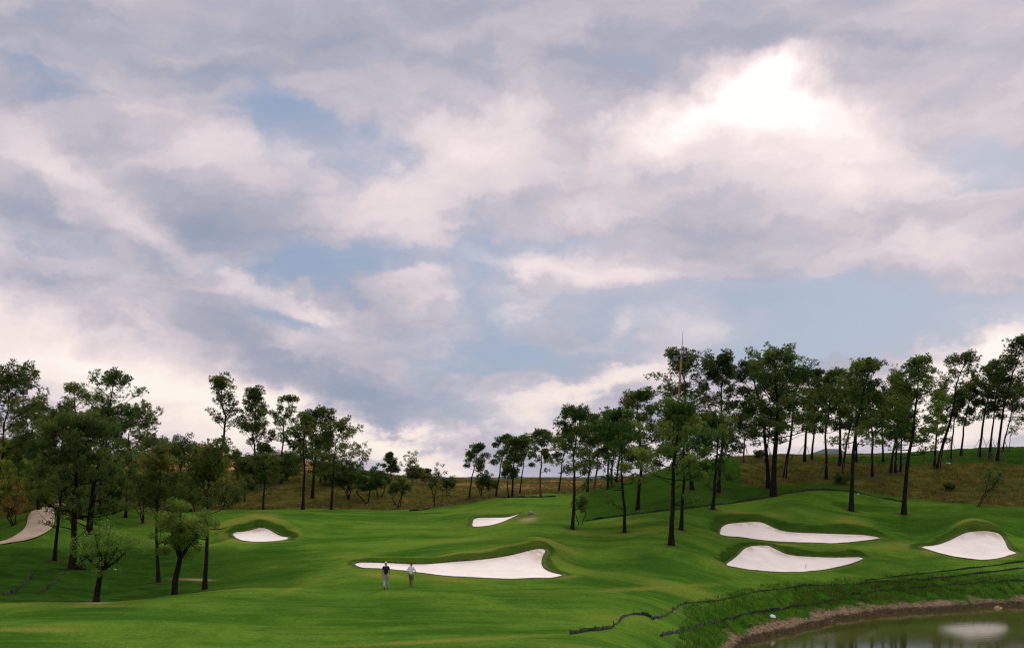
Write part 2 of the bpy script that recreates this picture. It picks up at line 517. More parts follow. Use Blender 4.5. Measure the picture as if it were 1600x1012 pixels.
BUNKERS = [
    ('long fish tail shaped white sand bunker in front of the two walkers',
     [(554, 881), (558, 878), (569, 877), (607, 878), (648, 879.6), (675, 879), (709, 876), (742, 873.5), (776, 869.5), (805, 864), (826, 858.5), (841, 855.5),
      (850, 856.5), (853, 860), (849.5, 867), (847, 875), (848, 882), (853, 888), (866, 893.5), (880, 897), (871, 900.5), (855, 903), (821, 904.4), (776, 903.2),
      (731, 901), (697, 899), (664, 895), (630, 891), (607, 888.6), (585, 887), (565, 886.2)], (79, 94)),
    ('small white sand bunker shaped like a horn on the middle fairway',
     [(739, 822), (738.6, 813), (741, 809.5), (749, 807.5), (770, 807.2), (788, 807), (798, 805.4), (815, 801), (798, 809.5), (784, 815.5), (767, 820), (754, 821.6)], (108, 135)),
    ('small white sand bunker under a dark grassy mound at the left of the fairway',
     [(363, 834), (369, 830), (384, 828.5), (397, 825), (405, 823.4), (413.5, 823.7), (420.5, 826), (427.5, 830), (439, 836), (448, 837.5), (452, 839.7), (448, 842),
      (436, 844), (419, 845.6), (401, 845.8), (382, 844.5), (372, 841.6), (366, 837.5)], (100, 122)),
    ('upper of two stacked white sand bunkers, long tail pointing right below the slender pines',
     [(1125.5, 826), (1129, 821), (1138, 817), (1158, 815), (1184, 814), (1195, 816.5), (1210, 823.5), (1226, 828.5), (1255, 831), (1307, 832.8), (1350, 834.5), (1376, 839.5),
      (1356, 843), (1307, 848), (1275, 847.5), (1226, 846), (1187, 843), (1161, 839), (1127, 835.5)], (108, 125)),
    ('lower of two stacked white sand bunkers, wide dish just above the pond bank',
     [(1134, 881), (1150, 868), (1164, 855), (1181, 851), (1202, 851.5), (1213, 857), (1233, 865), (1262, 868), (1307, 869.5), (1340, 869), (1349, 872), (1333, 879), (1301, 887),
      (1262, 892), (1220, 893), (1177, 890), (1151, 886)], (96, 113)),
    ('white sand bunker with a tall rounded face near the right edge',
     [(1439, 853.5), (1463, 850), (1483, 843), (1499, 835), (1512, 830), (1535, 828), (1554, 830), (1564, 835), (1571, 845), (1577, 857), (1589, 862.5), (1577, 867), (1558, 872),
      (1535, 874), (1512, 872), (1486, 868), (1460, 861)], (105, 125)),
]
BPOLY = []
for lab, pts, (d0, d1) in BUNKERS:
    w = []
    for (px, py) in catmull(pts, True, 4):
        d = sight(px, py, d0, d1)
        if d is None:
            d = d1
        w.append(((px - 800) / F * d, d))
    w = np.array(w)
    # resample evenly in the plan
    seg = np.linalg.norm(np.roll(w, -1, 0) - w, axis=1)
    cum = np.concatenate([[0], np.cumsum(seg)])
    m = int(cum[-1] / 0.22)
    wl = np.concatenate([w, w[:1]])
    tt = np.linspace(0, cum[-1], m, endpoint=False)
    w = np.stack([np.interp(tt, cum, wl[:, 0]), np.interp(tt, cum, wl[:, 1])], 1)
    BPOLY.append(w)

# cart path outline, upper left
PATH_LOW = [(-60, 862), (0, 850), (41, 843.5), (68, 833.5), (83, 822), (86, 806), (93, 794), (113, 786.5)]
PATH_UP = [(112, 784), (87, 787), (62, 793), (46, 803), (41, 820), (33, 830), (17, 840), (0, 845.5), (-60, 855)]


def to_plan(pts, d0, d1):
    out = []
    for px, py in pts:
        d = sight(px, py, d0, d1) or d1
        out.append(((px - 800) / F * d, d))
    return np.array(out)


PATH_POLY = to_plan(catmull(PATH_LOW, False, 4) + catmull(PATH_UP, False, 4), 80, 135)
for w in BPOLY:
    HOLLOWS.append((w, 0.22, (w[:, 0].min(), w[:, 0].max(), w[:, 1].min(), w[:, 1].max())))
HOLLOWS.append((PATH_POLY, 0.12, (PATH_POLY[:, 0].min(), PATH_POLY[:, 0].max(), PATH_POLY[:, 1].min(), PATH_POLY[:, 1].max())))

# ------------------------------------------------------------------ ground sheet
pxs = np.concatenate([np.linspace(-4200, -160, 50), np.arange(-100, 1701, 3.0), np.linspace(1760, 5800, 50)])
ds = np.concatenate([np.linspace(1.5, 40, 26)[:-1], np.exp(np.linspace(math.log(40), math.log(175), 440))[:-1],
                     np.exp(np.linspace(math.log(175), math.log(320), 80))[:-1], np.exp(np.linspace(math.log(320), math.log(9000), 46))])
GX, GD = np.meshgrid(pxs, ds)
GZ = ground_z(GX, GD)
WX = (GX - 800) / F * GD
nr, nc = GX.shape
idx = np.arange(nr * nc).reshape(nr, nc)
quads = np.stack([idx[:-1, :-1], idx[:-1, 1:], idx[1:, 1:], idx[1:, :-1]], -1).reshape(-1, 4)

# what grows where
j = 5 * vnoise(WX / 1.7, GD / 1.7, 21) + 8 * vnoise(WX / 5.0, GD / 5.0, 22)
dcrest = np.interp(GX, [-400, 0, 110, 150, 330, 520, 640, 720, 800, 870, 905, 960, 1050, 1150], [112, 111, 117, 134, 140, 140, 144, 145, 148, 153, 150, 152, 158, 166])
scrub = np.where(GX < 1152, sstep(GD + 0.12 * j, dcrest - 0.8, dcrest + 0.8), 0.0)
ROWS = HY - GZ * F / GD
BR = np.array([(1153, 712), (1260, 713), (1320, 722), (1400, 728), (1480, 723), (1600, 726), (1800, 726), (1800, 800), (1600, 792), (1500, 786), (1420, 779), (1350, 768), (1300, 754), (1160, 759)], float)
vis = (GX > 1100) & (GX < 1800) & (GD > 125) & (GD < 180)
sd = np.full(GX.shape, -99.0)
sd[vis] = signed_dist(BR, GX[vis] + 0.5 * j[vis], ROWS[vis] + 0.25 * j[vis])
scrub = np.maximum(scrub, sstep(sd, -2.5, 2.5))
scrub = np.where((GX >= 1152) & (GX < 1380) & (GD > 166), 1.0, scrub)
bank = sstep(GZ + 0.10 * vnoise(WX / 3, GD / 3, 23), -9.3, -9.75) * sstep(GX, 900, 1010) * sstep(GD, 50, 58)
mud = sstep(GZ + 0.22 * vnoise(WX / 1.6, GD / 1.6, 24) + 0.10 * vnoise(WX / 0.5, GD / 0.5, 25), -10.66, -10.86) * sstep(GX, 900, 1060)
# dry grass on crests and round the bunkers
dry = 0.35 * sstep(vnoise(WX / 13.0, GD / 6.0, 31) + 0.5 * vnoise(WX / 4.0, GD / 3.0, 32), 0.15, 0.9)
for w, ww, am in zip(BPOLY, (1.1, 0.7, 1.5, 0.8, 0.8, 0.9), (.75, .5, .9, .5, .6, .6)):
    m = (WX > w[:, 0].min() - 4) & (WX < w[:, 0].max() + 4) & (GD > w[:, 1].min() - 4) & (GD < w[:, 1].max() + 4)
    s_ = signed_dist(w, WX[m], GD[m])
    nn = 0.55 + 0.45 * vnoise(WX[m] / 1.5, GD[m] / 1.5, 33)
    dry[m] = np.maximum(dry[m], am * nn * np.exp(-((s_ + 0.3) / ww) ** 2))


kk = 9
cv = np.zeros_like(GZ)
cv[kk:-kk] = GZ[kk:-kk] - 0.5 * (GZ[:-2 * kk] + GZ[2 * kk:])
span = np.ones_like(GZ); span[kk:-kk] = 0.5 * (GD[2 * kk:] - GD[:-2 * kk])
cv = np.clip(cv / np.maximum(span, .5) ** 2 * 6, -1, 1)      # + on crests, - in dips
cv[:, 1:-1] = (cv[:, :-2] + cv[:, 1:-1] + cv[:, 2:]) / 3
dry = np.maximum(dry, 0.85 * sstep(cv, 0.02, 0.24) * (0.6 + 0.4 * vnoise(WX / 3.5, GD / 2.5, 34)) * (GD > 42) * (GD < 150))


def patch(px, py, sx, sy, amp, rot=0.0):
    vis_ = GD < 150
    c, s_ = math.cos(math.radians(rot)), math.sin(math.radians(rot))
    u = (GX - px) * c + (ROWS - py) * s_
    v = -(GX - px) * s_ + (ROWS - py) * c
    return np.where(vis_, amp * np.exp(-(u / sx) ** 2 - (v / sy) ** 2), 0)


for a in [(60, 983, 90, 5, .7, 0), (150, 946, 60, 2.5, .8, 0), (470, 915, 60, 5, .5, -20), (600, 898, 50, 5, .7, 4), (700, 905, 60, 4, .6, 4), (700, 1000, 200, 3.5, .7, -3),
          (410, 805, 30, 3.5, .95, 0), (350, 838, 10, 8, .7, 0), (462, 833, 12, 9, .7, 30), (1020, 918, 110, 4, .6, -3), (960, 965, 90, 8, .4, 0), (270, 892, 60, 6, .6, 5), (240, 815, 40, 8, .5, 0),
          (980, 815, 60, 5, .45, -8), (1400, 852, 45, 9, .6, 0), (700, 845, 160, 5, .4, -4), (560, 870, 60, 5, .4, 0), (760, 800, 60, 4, .35, 0), (825, 812, 16, 3, .9, 0), (1120, 880, 40, 8, .4, 20)]:
    dry = np.maximum(dry, patch(*a))
bare = np.maximum(patch(305, 905, 26, 1.6, .8, 2), patch(826, 811, 13, 3.2, 1.0, -8))
bare = np.maximum(bare, patch(150, 941.5, 24, 1.2, .8))
orange = np.where((GX < 480) & (GD > 150), sstep(GZ + 0.5 * vnoise(WX / 4, GD / 4, 41), 1.0, 2.2) * sstep(vnoise(WX / 9, GD / 9, 42), -0.35, 0.2), 0) * sstep(GX, 180, 290)
orange = np.maximum(orange, sstep(GD + 3 * vnoise(WX / 5, GD / 5, 46), 211, 215) * sstep(GX, 175, 225) * sstep(GX, 545, 500))
orange = np.maximum(orange, np.where((GX >= 520) & (GX < 1000) & (GD > 190), 0.22 * sstep(vnoise(WX / 7, GD / 7, 43), -0.2, 0.6), 0))
zone = np.stack([scrub, bank, mud, dry], -1)
# uncut rough, hollow and bunker faces darkened to paint in their shade: the hollow on the left, banks above the bunkers, the slope behind the fence on the right
cr_y = np.interp(GX, [-200, 0, 60, 150, 270, 350, 430, 520, 560], [66, 66, 66, 66.3, 68.3, 70.5, 72.5, 77, 80])
rough_shade = sstep(GD + 0.05 * j, cr_y, cr_y + 1.2) * sstep(GX, 560, 440) * sstep(ROWS, 846, 862) * (0.55 + 0.45 * sstep(GX, 420, 250))
rough_shade = np.maximum(rough_shade, 0.55 * sstep(-cv, 0.08, 0.40) * (GD > 42))
rough_shade = np.maximum(rough_shade, 0.45 * sstep(GX, 330, 240) * sstep(GD, 66, 70))
for w, up, am in zip(BPOLY, (2.2, 1.5, 2.0, 2.5, 1.9, 2.3), (.75, .5, .9, .8, .85, .75)):
    m = (WX > w[:, 0].min() - 4) & (WX < w[:, 0].max() + 4) & (GD > w[:, 1].min() - 1) & (GD < w[:, 1].max() + 5)
    s_ = signed_dist(w, WX[m], GD[m] - up * 0.5)
    rough_shade[m] = np.maximum(rough_shade[m], am * sstep(s_ + 0.25 * vnoise(WX[m] / .8, GD[m] / .8, 44), -up * 0.55, -up * 0.2))
fy = np.interp(GX, [900, 955, 1005, 1069, 1112, 1154, 1193, 1222, 1258, 1330], [818, 808, 802, 795, 790, 784, 779, 772, 766, 767])
rough_shade = np.maximum(rough_shade, 0.85 * sstep(ROWS, fy + 1, fy - 1) * sstep(GX, 880, 930) * sstep(GX, 1420, 1340) * (GD > 100))
rough_shade = np.maximum(rough_shade, 0.9 * (GX > 1290) * sstep(GD, 138, 146))
rough_shade = np.maximum(rough_shade, 0.5 * (GX > 1300) * (GD > 118) * sstep(vnoise(WX / 6, GD / 3, 45), -.3, .5))
zone2 = np.stack([np.clip(bare, 0, 1), orange, np.clip(rough_shade, 0, 1), np.zeros_like(bare)], -1)


def ground_material():
    m, N = new_mat('turf')
    pos = N.n('ShaderNodeNewGeometry').outputs['Position']
    a = N.n('ShaderNodeVertexColor', layer_name='zone')
    s = N.n('ShaderNodeSeparateColor'); N.put(s.inputs[0], a.outputs[0])
    zs, zb, zm = s.outputs[0], s.outputs[1], s.outputs[2]
    zd = a.outputs[1]
    a2 = N.n('ShaderNodeVertexColor', layer_name='zone_two')
    s2 = N.n('ShaderNodeSeparateColor'); N.put(s2.inputs[0], a2.outputs[0])
    zbare, zor = s2.outputs[0], s2.outputs[1]
    big = N.noise(N.vmath('MULTIPLY', pos, (1.0, 1.6, 1.0)), 0.10, 5, 0.55, 0.4)
    mid = N.noise(pos, 0.55, 6, 0.62, 0.3)
    strk = N.noise(N.vmath('MULTIPLY', pos, (0.16, 1.0, 1.0)), 1.1, 5, 0.6, 0.2)      # long mower passes across the slope
    fin = N.noise(pos, 5.0, 5, 0.7)
    vf = N.noise(pos, 24.0, 3, 0.7)
    # mown turf
    fair = N.mix(N.smooth(big, 0.38, 0.62), (0.0390, 0.1050, 0.0110, 1), (0.0930, 0.1800, 0.0185, 1))
    fair = N.mix(N.math('MULTIPLY', N.smooth(strk, 0.46, 0.66), 0.55), fair, (0.1058, 0.1835, 0.0187, 1))
    fair = N.mix(N.math('MULTIPLY', N.smooth(mid, 0.45, 0.68), 0.55), fair, (0.0437, 0.1107, 0.0102, 1))
    fair = N.mix(N.math('MULTIPLY', N.smooth(N.math('ADD', zd, N.math('MULTIPLY', N.math('SUBTRACT', mid, 0.5), 0.5)), 0.05, 0.70), 0.85), fair, (0.1742, 0.1911, 0.0306, 1))
    # scrubby hill: dead grass, bracken, some green
    scr = N.mix(N.smooth(mid, 0.36, 0.66), (0.0470, 0.0520, 0.0105, 1), (0.1134, 0.1000, 0.0198, 1))
    scr = N.mix(N.math('MULTIPLY', N.smooth(big, 0.46, 0.66), 0.7), scr, (0.048, 0.072, 0.015, 1))
    scr = N.mix(N.math('MULTIPLY', N.smooth(strk, 0.50, 0.72), 0.5), scr, (0.1596, 0.1200, 0.0260, 1))
    clay = N.mix(N.smooth(N.noise(pos, 0.33, 4, 0.6), 0.50, 0.62), (0.52, 0.200, 0.070, 1), (0.66, 0.44, 0.29, 1))
    scr = N.mix(N.math('MULTIPLY', zor, N.smooth(mid, 0.22, 0.42)), scr, clay)
    # rough planted bank
    rk = N.mix(N.smooth(mid, 0.35, 0.65), (0.022, 0.078, 0.006, 1), (0.050, 0.128, 0.009, 1))
    rk = N.mix(N.math('MULTIPLY', N.smooth(fin, 0.52, 0.68), 0.6), rk, (0.070, 0.100, 0.020, 1))
    mp = N.n('ShaderNodeMapping'); N.put(mp.inputs['Vector'], pos)
    mp.inputs['Rotation'].default_value = (0, 0, math.radians(38)); mp.inputs['Scale'].default_value = (2.4, 0.35, 1.0)
    rill = N.noise(mp.outputs[0], 0.9, 4, 0.6, 0.3)          # washed out rills with bare dark soil
    rk = N.mix(N.math('MULTIPLY', N.smooth(rill, 0.54, 0.64), 0.75), rk, (0.026, 0.026, 0.010, 1))
    md = N.mix(N.smooth(fin, 0.35, 0.65), (0.135, 0.090, 0.050, 1), (0.270, 0.195, 0.115, 1))
    md = N.mix(N.math('MULTIPLY', N.smooth(mid, 0.5, 0.68), 0.55), md, (0.085, 0.062, 0.036, 1))
    rough_shade = N.mix(N.smooth(mid, 0.35, 0.65), (0.0156, 0.0437, 0.0055, 1), (0.0285, 0.0703, 0.0076, 1))  # rough grass green, dark so that it also carries painted shade
    fair = N.mix(N.math('MULTIPLY', s2.outputs[2], N.smooth(N.math('ADD', N.math('MULTIPLY', s2.outputs[2], 0.6), mid), 0.45, 0.85)), fair, rough_shade)
    pz = N.n('ShaderNodeSeparateXYZ'); N.put(pz.inputs[0], pos)
    md = N.mix(N.math('MULTIPLY', N.smooth(pz.outputs[2], -11.02, -11.16), 0.75), md, (0.045, 0.034, 0.020, 1))     # wet margin
    c = N.mix(zb, fair, rk)
    c = N.mix(zs, c, scr)
    c = N.mix(N.math('MULTIPLY', zbare, N.smooth(fin, 0.2, 0.5)), c, (0.34, 0.24, 0.13, 1))
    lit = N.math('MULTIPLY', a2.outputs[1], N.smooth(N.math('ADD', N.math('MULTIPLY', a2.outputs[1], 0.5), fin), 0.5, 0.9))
    c = N.mix(lit, c, (0.052, 0.038, 0.018, 1))          # contact shade round the trunks, painted in litter brown
    c = N.mix(zm, c, md)
    # blade to blade variation
    c = N.mix(1.0, c, N.ramp(vf, [(0.25, (0.60, 0.60, 0.60)), (0.75, (1.40, 1.40, 1.40))]), 'MULTIPLY')
    c = N.mix(1.0, c, N.ramp(fin, [(0.28, (0.70, 0.70, 0.70)), (0.72, (1.30, 1.30, 1.30))]), 'MULTIPLY')
    h = N.math('ADD', N.math('MULTIPLY', vf, 0.35), N.math('MULTIPLY', fin, N.math('MULTIPLY_ADD', N.math('MAXIMUM', zs, zb), 2.0, 0.7)))
    b = principled(N, c, 1.0, 0.0, bump(N, h, 0.10, 0.55))
    b.inputs['Sheen Weight'].default_value = 0.0
    finish(N, b.outputs[0])
    return m


TURF = ground_material()
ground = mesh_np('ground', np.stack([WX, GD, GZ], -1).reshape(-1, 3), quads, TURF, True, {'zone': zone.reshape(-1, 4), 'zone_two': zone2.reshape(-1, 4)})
tag(ground, kind='structure')

# ------------------------------------------------------------------ sand bunkers
def sand_material():
    m, N = new_mat('white_sand')
    pos = N.n('ShaderNodeNewGeometry').outputs['Position']
    n1 = N.noise(pos, 0.8, 5, 0.6)
    n2 = N.noise(pos, 9.0, 4, 0.7)
    rake = N.noise(N.vmath('MULTIPLY', pos, (0.5, 4.0, 1.0)), 3.0, 3, 0.5)
    c = N.mix(N.smooth(n1, 0.35, 0.7), (0.84, 0.755, 0.645, 1), (0.91, 0.83, 0.73, 1))
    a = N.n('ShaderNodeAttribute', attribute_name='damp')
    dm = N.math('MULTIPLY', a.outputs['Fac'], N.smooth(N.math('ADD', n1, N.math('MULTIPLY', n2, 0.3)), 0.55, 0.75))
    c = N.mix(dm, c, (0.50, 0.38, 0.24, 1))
    h = N.math('ADD', N.math('MULTIPLY', n2, 0.5), rake)
    b = principled(N, c, 0.95, 0.1, bump(N, h, 0.03, 0.5))
    finish(N, b.outputs[0])
    return m


SAND = sand_material()
LIP = simple_mat('bunker_turf_edge', (0.060, 0.085, 0.012, 1), 0.9, 0.5, 3.0, 0.1)


def in_poly(poly, x, y):
    return signed_dist(poly, x, y)


for (lab, _, _), w in zip(BUNKERS, BPOLY):
    bb = (w[:, 0].min(), w[:, 0].max(), w[:, 1].min(), w[:, 1].max())
    step = 0.38
    gx, gy = np.meshgrid(np.arange(bb[0], bb[1], step), np.arange(bb[2], bb[3], step))
    gx = gx.ravel() + np.random.RandomState(3).uniform(-.08, .08, gx.size); gy = gy.ravel()
    sdv = signed_dist(w, gx, gy)
    k = sdv > 0.18
    pts2 = np.concatenate([w, np.stack([gx[k], gy[k]], 1)])
    nb = len(w)
    v2, e2, f2_, *_ = mgeo.delaunay_2d_cdt([Vector(p) for p in pts2], [(i, (i + 1) % nb) for i in range(nb)], [], 1, 1e-5)
    v2 = np.array([tuple(p) for p in v2])
    save, HOLLOWS_, = HOLLOWS, None
    HOLLOWS = []
    z = ground_xy(v2[:, 0], v2[:, 1])
    HOLLOWS = save
    sdi = np.maximum(signed_dist(w, v2[:, 0], v2[:, 1]), 0)
    z = z - 0.05 - 0.07 * sstep(sdi, 0, 1.0) + 0.05 * vnoise(v2[:, 0] / 1.4, v2[:, 1] / 1.4, 51) * sstep(sdi, 0, .5)
    tri = np.array([f for f in f2_ if len(f) == 3], dtype=np.int32)
    cen = v2[tri].mean(1)
    tri = tri[signed_dist(w, cen[:, 0], cen[:, 1]) > -0.01]
    # lip: an edge of cut turf standing round the sand
    ymid = (bb[2] + bb[3]) / 2
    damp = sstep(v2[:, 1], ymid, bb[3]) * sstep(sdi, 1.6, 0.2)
    o0 = np.array([w[:, 0].mean(), w[:, 1].mean(), z.mean()])
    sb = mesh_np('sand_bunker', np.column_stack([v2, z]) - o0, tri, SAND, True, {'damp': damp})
    sb.location = o0
    tag(sb, lab, 'bunker', 'sand bunkers on the fairway')
    HOLLOWS = []
    zr = ground_xy(w[:, 0], w[:, 1])
    HOLLOWS = save
    tng = np.roll(w, -1, 0) - np.roll(w, 1, 0)
    tng /= np.linalg.norm(tng, axis=1)[:, None] + 1e-9
    area = 0.5 * np.sum(w[:, 0] * np.roll(w[:, 1], -1) - np.roll(w[:, 0], -1) * w[:, 1])
    nrm = np.stack([tng[:, 1], -tng[:, 0]], 1) * (1 if area > 0 else -1)     # outward
    hl = 0.02 + 0.02 * vnoise(w[:, 0] / .8, w[:, 1] / .8, 52) + 0.05 * np.clip(nrm[:, 1], 0, 1)
    rows_ = [(-0.05, -0.16, 0), (-0.03, 0.0, .9), (0.05, 0.01, 1), (0.20, 0.0, .7), (0.40, -0.06, 0)]
    vv = []
    for off, zo, hm in rows_:
        q = w + nrm * off
        zg = ground_xy(q[:, 0], q[:, 1]) if off > 0.25 else zr
        vv.append(np.column_stack([q, zg + zo + hl * hm]))
    vv = np.concatenate(vv) - o0
    n_ = len(w); fs = []
    for r in range(len(rows_) - 1):
        i0 = np.arange(n_) + r * n_; i1 = (np.arange(n_) + 1) % n_ + r * n_
        fs.append(np.stack([i0, i1, i1 + n_, i0 + n_], 1))
    lip = mesh_np('turf_lip', vv, np.concatenate(fs), LIP, True, parent=sb)

# ------------------------------------------------------------------ pond
def water_material():
    m, N = new_mat('pond_water')
    pos = N.n('ShaderNodeNewGeometry').outputs['Position']
    n1 = N.noise(N.vmath('MULTIPLY', pos, (0.5, 1.6, 1.0)), 1.4, 4, 0.5, 0.2)
    n2 = N.noise(N.vmath('MULTIPLY', pos, (1.0, 2.6, 1.0)), 6.0, 3, 0.5)
    h = N.math('ADD', N.math('MULTIPLY', n1, 0.6), N.math('MULTIPLY', n2, 0.12))
    c = N.mix(N.smooth(N.noise(pos, 0.15, 3, 0.5), 0.35, 0.65), (0.036, 0.040, 0.007, 1), (0.056, 0.054, 0.010, 1))
    b = principled(N, c, 0.06, 0.5, bump(N, h, 0.05, 0.10))
    finish(N, b.outputs[0])
    return m


mw = []
for px, d in ((880, 40), (1000, 62), (1100, 86), (1250, 100), (1500, 108), (2600, 116), (2600, 40)):
    mw.append(((px - 800) / F * d, d, 0))
water = mesh_np('water', mw, np.array([list(range(len(mw)))[::-1]], dtype=np.int32), water_material())
water.location.z = WATER_Z
tag(water, kind='structure')

# ------------------------------------------------------------------ cart path
def path_material():
    m, N = new_mat('path_concrete')
    pos = N.n('ShaderNodeNewGeometry').outputs['Position']
    n1 = N.noise(pos, 0.7, 5, 0.6); n2 = N.noise(pos, 7.0, 4, 0.7)
    c = N.mix(N.smooth(n1, 0.3, 0.7), (0.34, 0.255, 0.165, 1), (0.48, 0.375, 0.255, 1))
    c = N.mix(N.math('MULTIPLY', N.smooth(n2, 0.55, 0.75), 0.5), c, (0.22, 0.17, 0.12, 1))
    b = principled(N, c, 0.95, 0.05, bump(N, n2, 0.03, 0.4))
    finish(N, b.outputs[0])
    return m


w = PATH_POLY
seg = np.linalg.norm(np.roll(w, -1, 0) - w, axis=1)
cum = np.concatenate([[0], np.cumsum(seg)])
wl = np.concatenate([w, w[:1]])
tt = np.linspace(0, cum[-1], int(cum[-1] / 0.4), endpoint=False)
w = np.stack([np.interp(tt, cum, wl[:, 0]), np.interp(tt, cum, wl[:, 1])], 1)
gx, gy = np.meshgrid(np.arange(w[:, 0].min(), w[:, 0].max(), .5), np.arange(w[:, 1].min(), w[:, 1].max(), .5))
gx = gx.ravel(); gy = gy.ravel(); k = signed_dist(w, gx, gy) > 0.2
v2, e2, f2_, *_ = mgeo.delaunay_2d_cdt([Vector(p) for p in np.concatenate([w, np.stack([gx[k], gy[k]], 1)])], [(i, (i + 1) % len(w)) for i in range(len(w))], [], 1, 1e-5)
v2 = np.array([tuple(p) for p in v2]); tri = np.array([f for f in f2_ if len(f) == 3], dtype=np.int32)
cen = v2[tri].mean(1); tri = tri[signed_dist(w, cen[:, 0], cen[:, 1]) > -0.01]
save = HOLLOWS; HOLLOWS = []
z = ground_xy(v2[:, 0], v2[:, 1]) + 0.03
HOLLOWS = save
path = mesh_np('path', np.column_stack([v2, z]), tri, path_material(), True)
tag(path, kind='structure')

# ------------------------------------------------------------------ far hills
hp = np.linspace(-4200, 5800, 400)
hm_, N_ = new_mat('wooded_hill')
_n1 = N_.noise(N_.n('ShaderNodeNewGeometry').outputs['Position'], 0.02, 6, 0.7)
finish(N_, principled(N_, N_.mix(N_.smooth(_n1, .35, .65), (0.045, 0.075, 0.075, 1), (0.065, 0.095, 0.085, 1)), 0.95, 0.05, bump(N_, _n1, 8.0, 1.0)).outputs[0])
rowsH = []
for k_, dd in enumerate((2250, 2400, 2600, 3000, 3400)):
    prof = (0, .75, 1.0, .5, 0)[k_]
    top = 748 - 8 * (0.5 + 0.5 * vnoise(hp / 260.0, hp * 0 + 3.3, 61)) - 33 * np.exp(-((hp - 1282) / 40.0) ** 4) - 20 * np.exp(-((hp - 1335) / 50.0) ** 2) + 3 * vnoise(hp / 14.0, hp * 0 + k_, 62)
    ztop = -(top - HY) / F * 2600
    zz_ = -30 + prof * (ztop + 30)
    rowsH.append(np.column_stack([(hp - 800) / F * dd, np.full_like(hp, dd), zz_]))
vh = np.concatenate(rowsH); n_ = len(hp)
ii = np.arange(5 * n_).reshape(5, n_)
fh = np.stack([ii[:-1, :-1], ii[:-1, 1:], ii[1:, 1:], ii[1:, :-1]], -1).reshape(-1, 4)
tag(mesh_np('hills', vh, fh, hm_, True), kind='structure')

# ------------------------------------------------------------------ trees
def bark_material(name, c0, c1):
    m, N = new_mat(name)
    co = N.n('ShaderNodeTexCoord').outputs['Object']
    n1 = N.noise(N.vmath('MULTIPLY', co, (1, 1, 0.25)), 9.0, 5, 0.65)
    c = N.mix(N.smooth(n1, 0.35, 0.65), c0, c1)
    b = principled(N, c, 0.95, 0.1, bump(N, n1, 0.05, 0.8))
    finish(N, b.outputs[0])
    return m


def foliage_material(name, c0, c1, c2, transl=0.25):
    m, N = new_mat(name)
    co = N.n('ShaderNodeTexCoord').outputs['Object']
    a = N.n('ShaderNodeAttribute', attribute_name='tint')
    oi = N.n('ShaderNodeObjectInfo')
    big = N.noise(co, 0.55, 3, 0.5)
    t = N.math('ADD', N.math('MULTIPLY', a.outputs['Fac'], 0.6), N.math('MULTIPLY', big, 0.4))
    c = N.ramp(t, [(0.18, c0), (0.52, c1), (0.88, c2)])
    hs = N.n('ShaderNodeHueSaturation')
    N.put(hs.inputs['Hue'], N.math('MULTIPLY_ADD', oi.outputs['Random'], 0.03, 0.485))
    N.put(hs.inputs['Value'], N.math('MULTIPLY_ADD', oi.outputs['Random'], 0.45, 1.55))
    N.put(hs.inputs['Color'], c)
    d = N.n('ShaderNodeBsdfDiffuse'); N.put(d.inputs[0], hs.outputs[0])
    tr = N.n('ShaderNodeBsdfTranslucent'); N.put(tr.inputs[0], hs.outputs[0])
    mx = N.n('ShaderNodeMixShader'); mx.inputs[0].default_value = transl
    N.t.links.new(d.outputs[0], mx.inputs[1]); N.t.links.new(tr.outputs[0], mx.inputs[2])
    finish(N, mx.outputs[0])
    return m


BARK = bark_material('pine_bark', (0.008, 0.007, 0.006, 1), (0.026, 0.021, 0.017, 1))
BARK_PALE = bark_material('pale_bark', (0.055, 0.038, 0.026, 1), (0.12, 0.085, 0.060, 1))
NEEDLE = foliage_material('pine_needles', (0.023, 0.042, 0.012, 1), (0.048, 0.076, 0.018, 1), (0.102, 0.124, 0.028, 1), 0.4)
NEEDLE_FRESH = foliage_material('fresh_needles', (0.027, 0.055, 0.014, 1), (0.058, 0.102, 0.020, 1), (0.118, 0.160, 0.032, 1), 0.4)
NEEDLE_OLIVE = foliage_material('olive_needles', (0.026, 0.046, 0.011, 1), (0.056, 0.080, 0.017, 1), (0.125, 0.125, 0.028, 1), 0.4)
LEAF = foliage_material('broad_leaves', (0.036, 0.070, 0.014, 1), (0.078, 0.132, 0.022, 1), (0.150, 0.210, 0.040, 1), 0.45)
LEAF_DARK = foliage_material('dark_leaves', (0.020, 0.038, 0.010, 1), (0.040, 0.066, 0.015, 1), (0.080, 0.105, 0.024, 1), 0.35)
LEAF_RUST = foliage_material('rusty_leaves', (0.050, 0.040, 0.012, 1), (0.110, 0.080, 0.020, 1), (0.27, 0.115, 0.028, 1), 0.3)
LEAF_YELLOW = foliage_material('yellow_leaves', (0.040, 0.060, 0.010, 1), (0.090, 0.105, 0.016, 1), (0.20, 0.16, 0.028, 1), 0.3)
MATS = dict(N=NEEDLE, F=NEEDLE_FRESH, O=NEEDLE_OLIVE, L=LEAF, D=LEAF_DARK, R=LEAF_RUST, Y=LEAF_YELLOW)


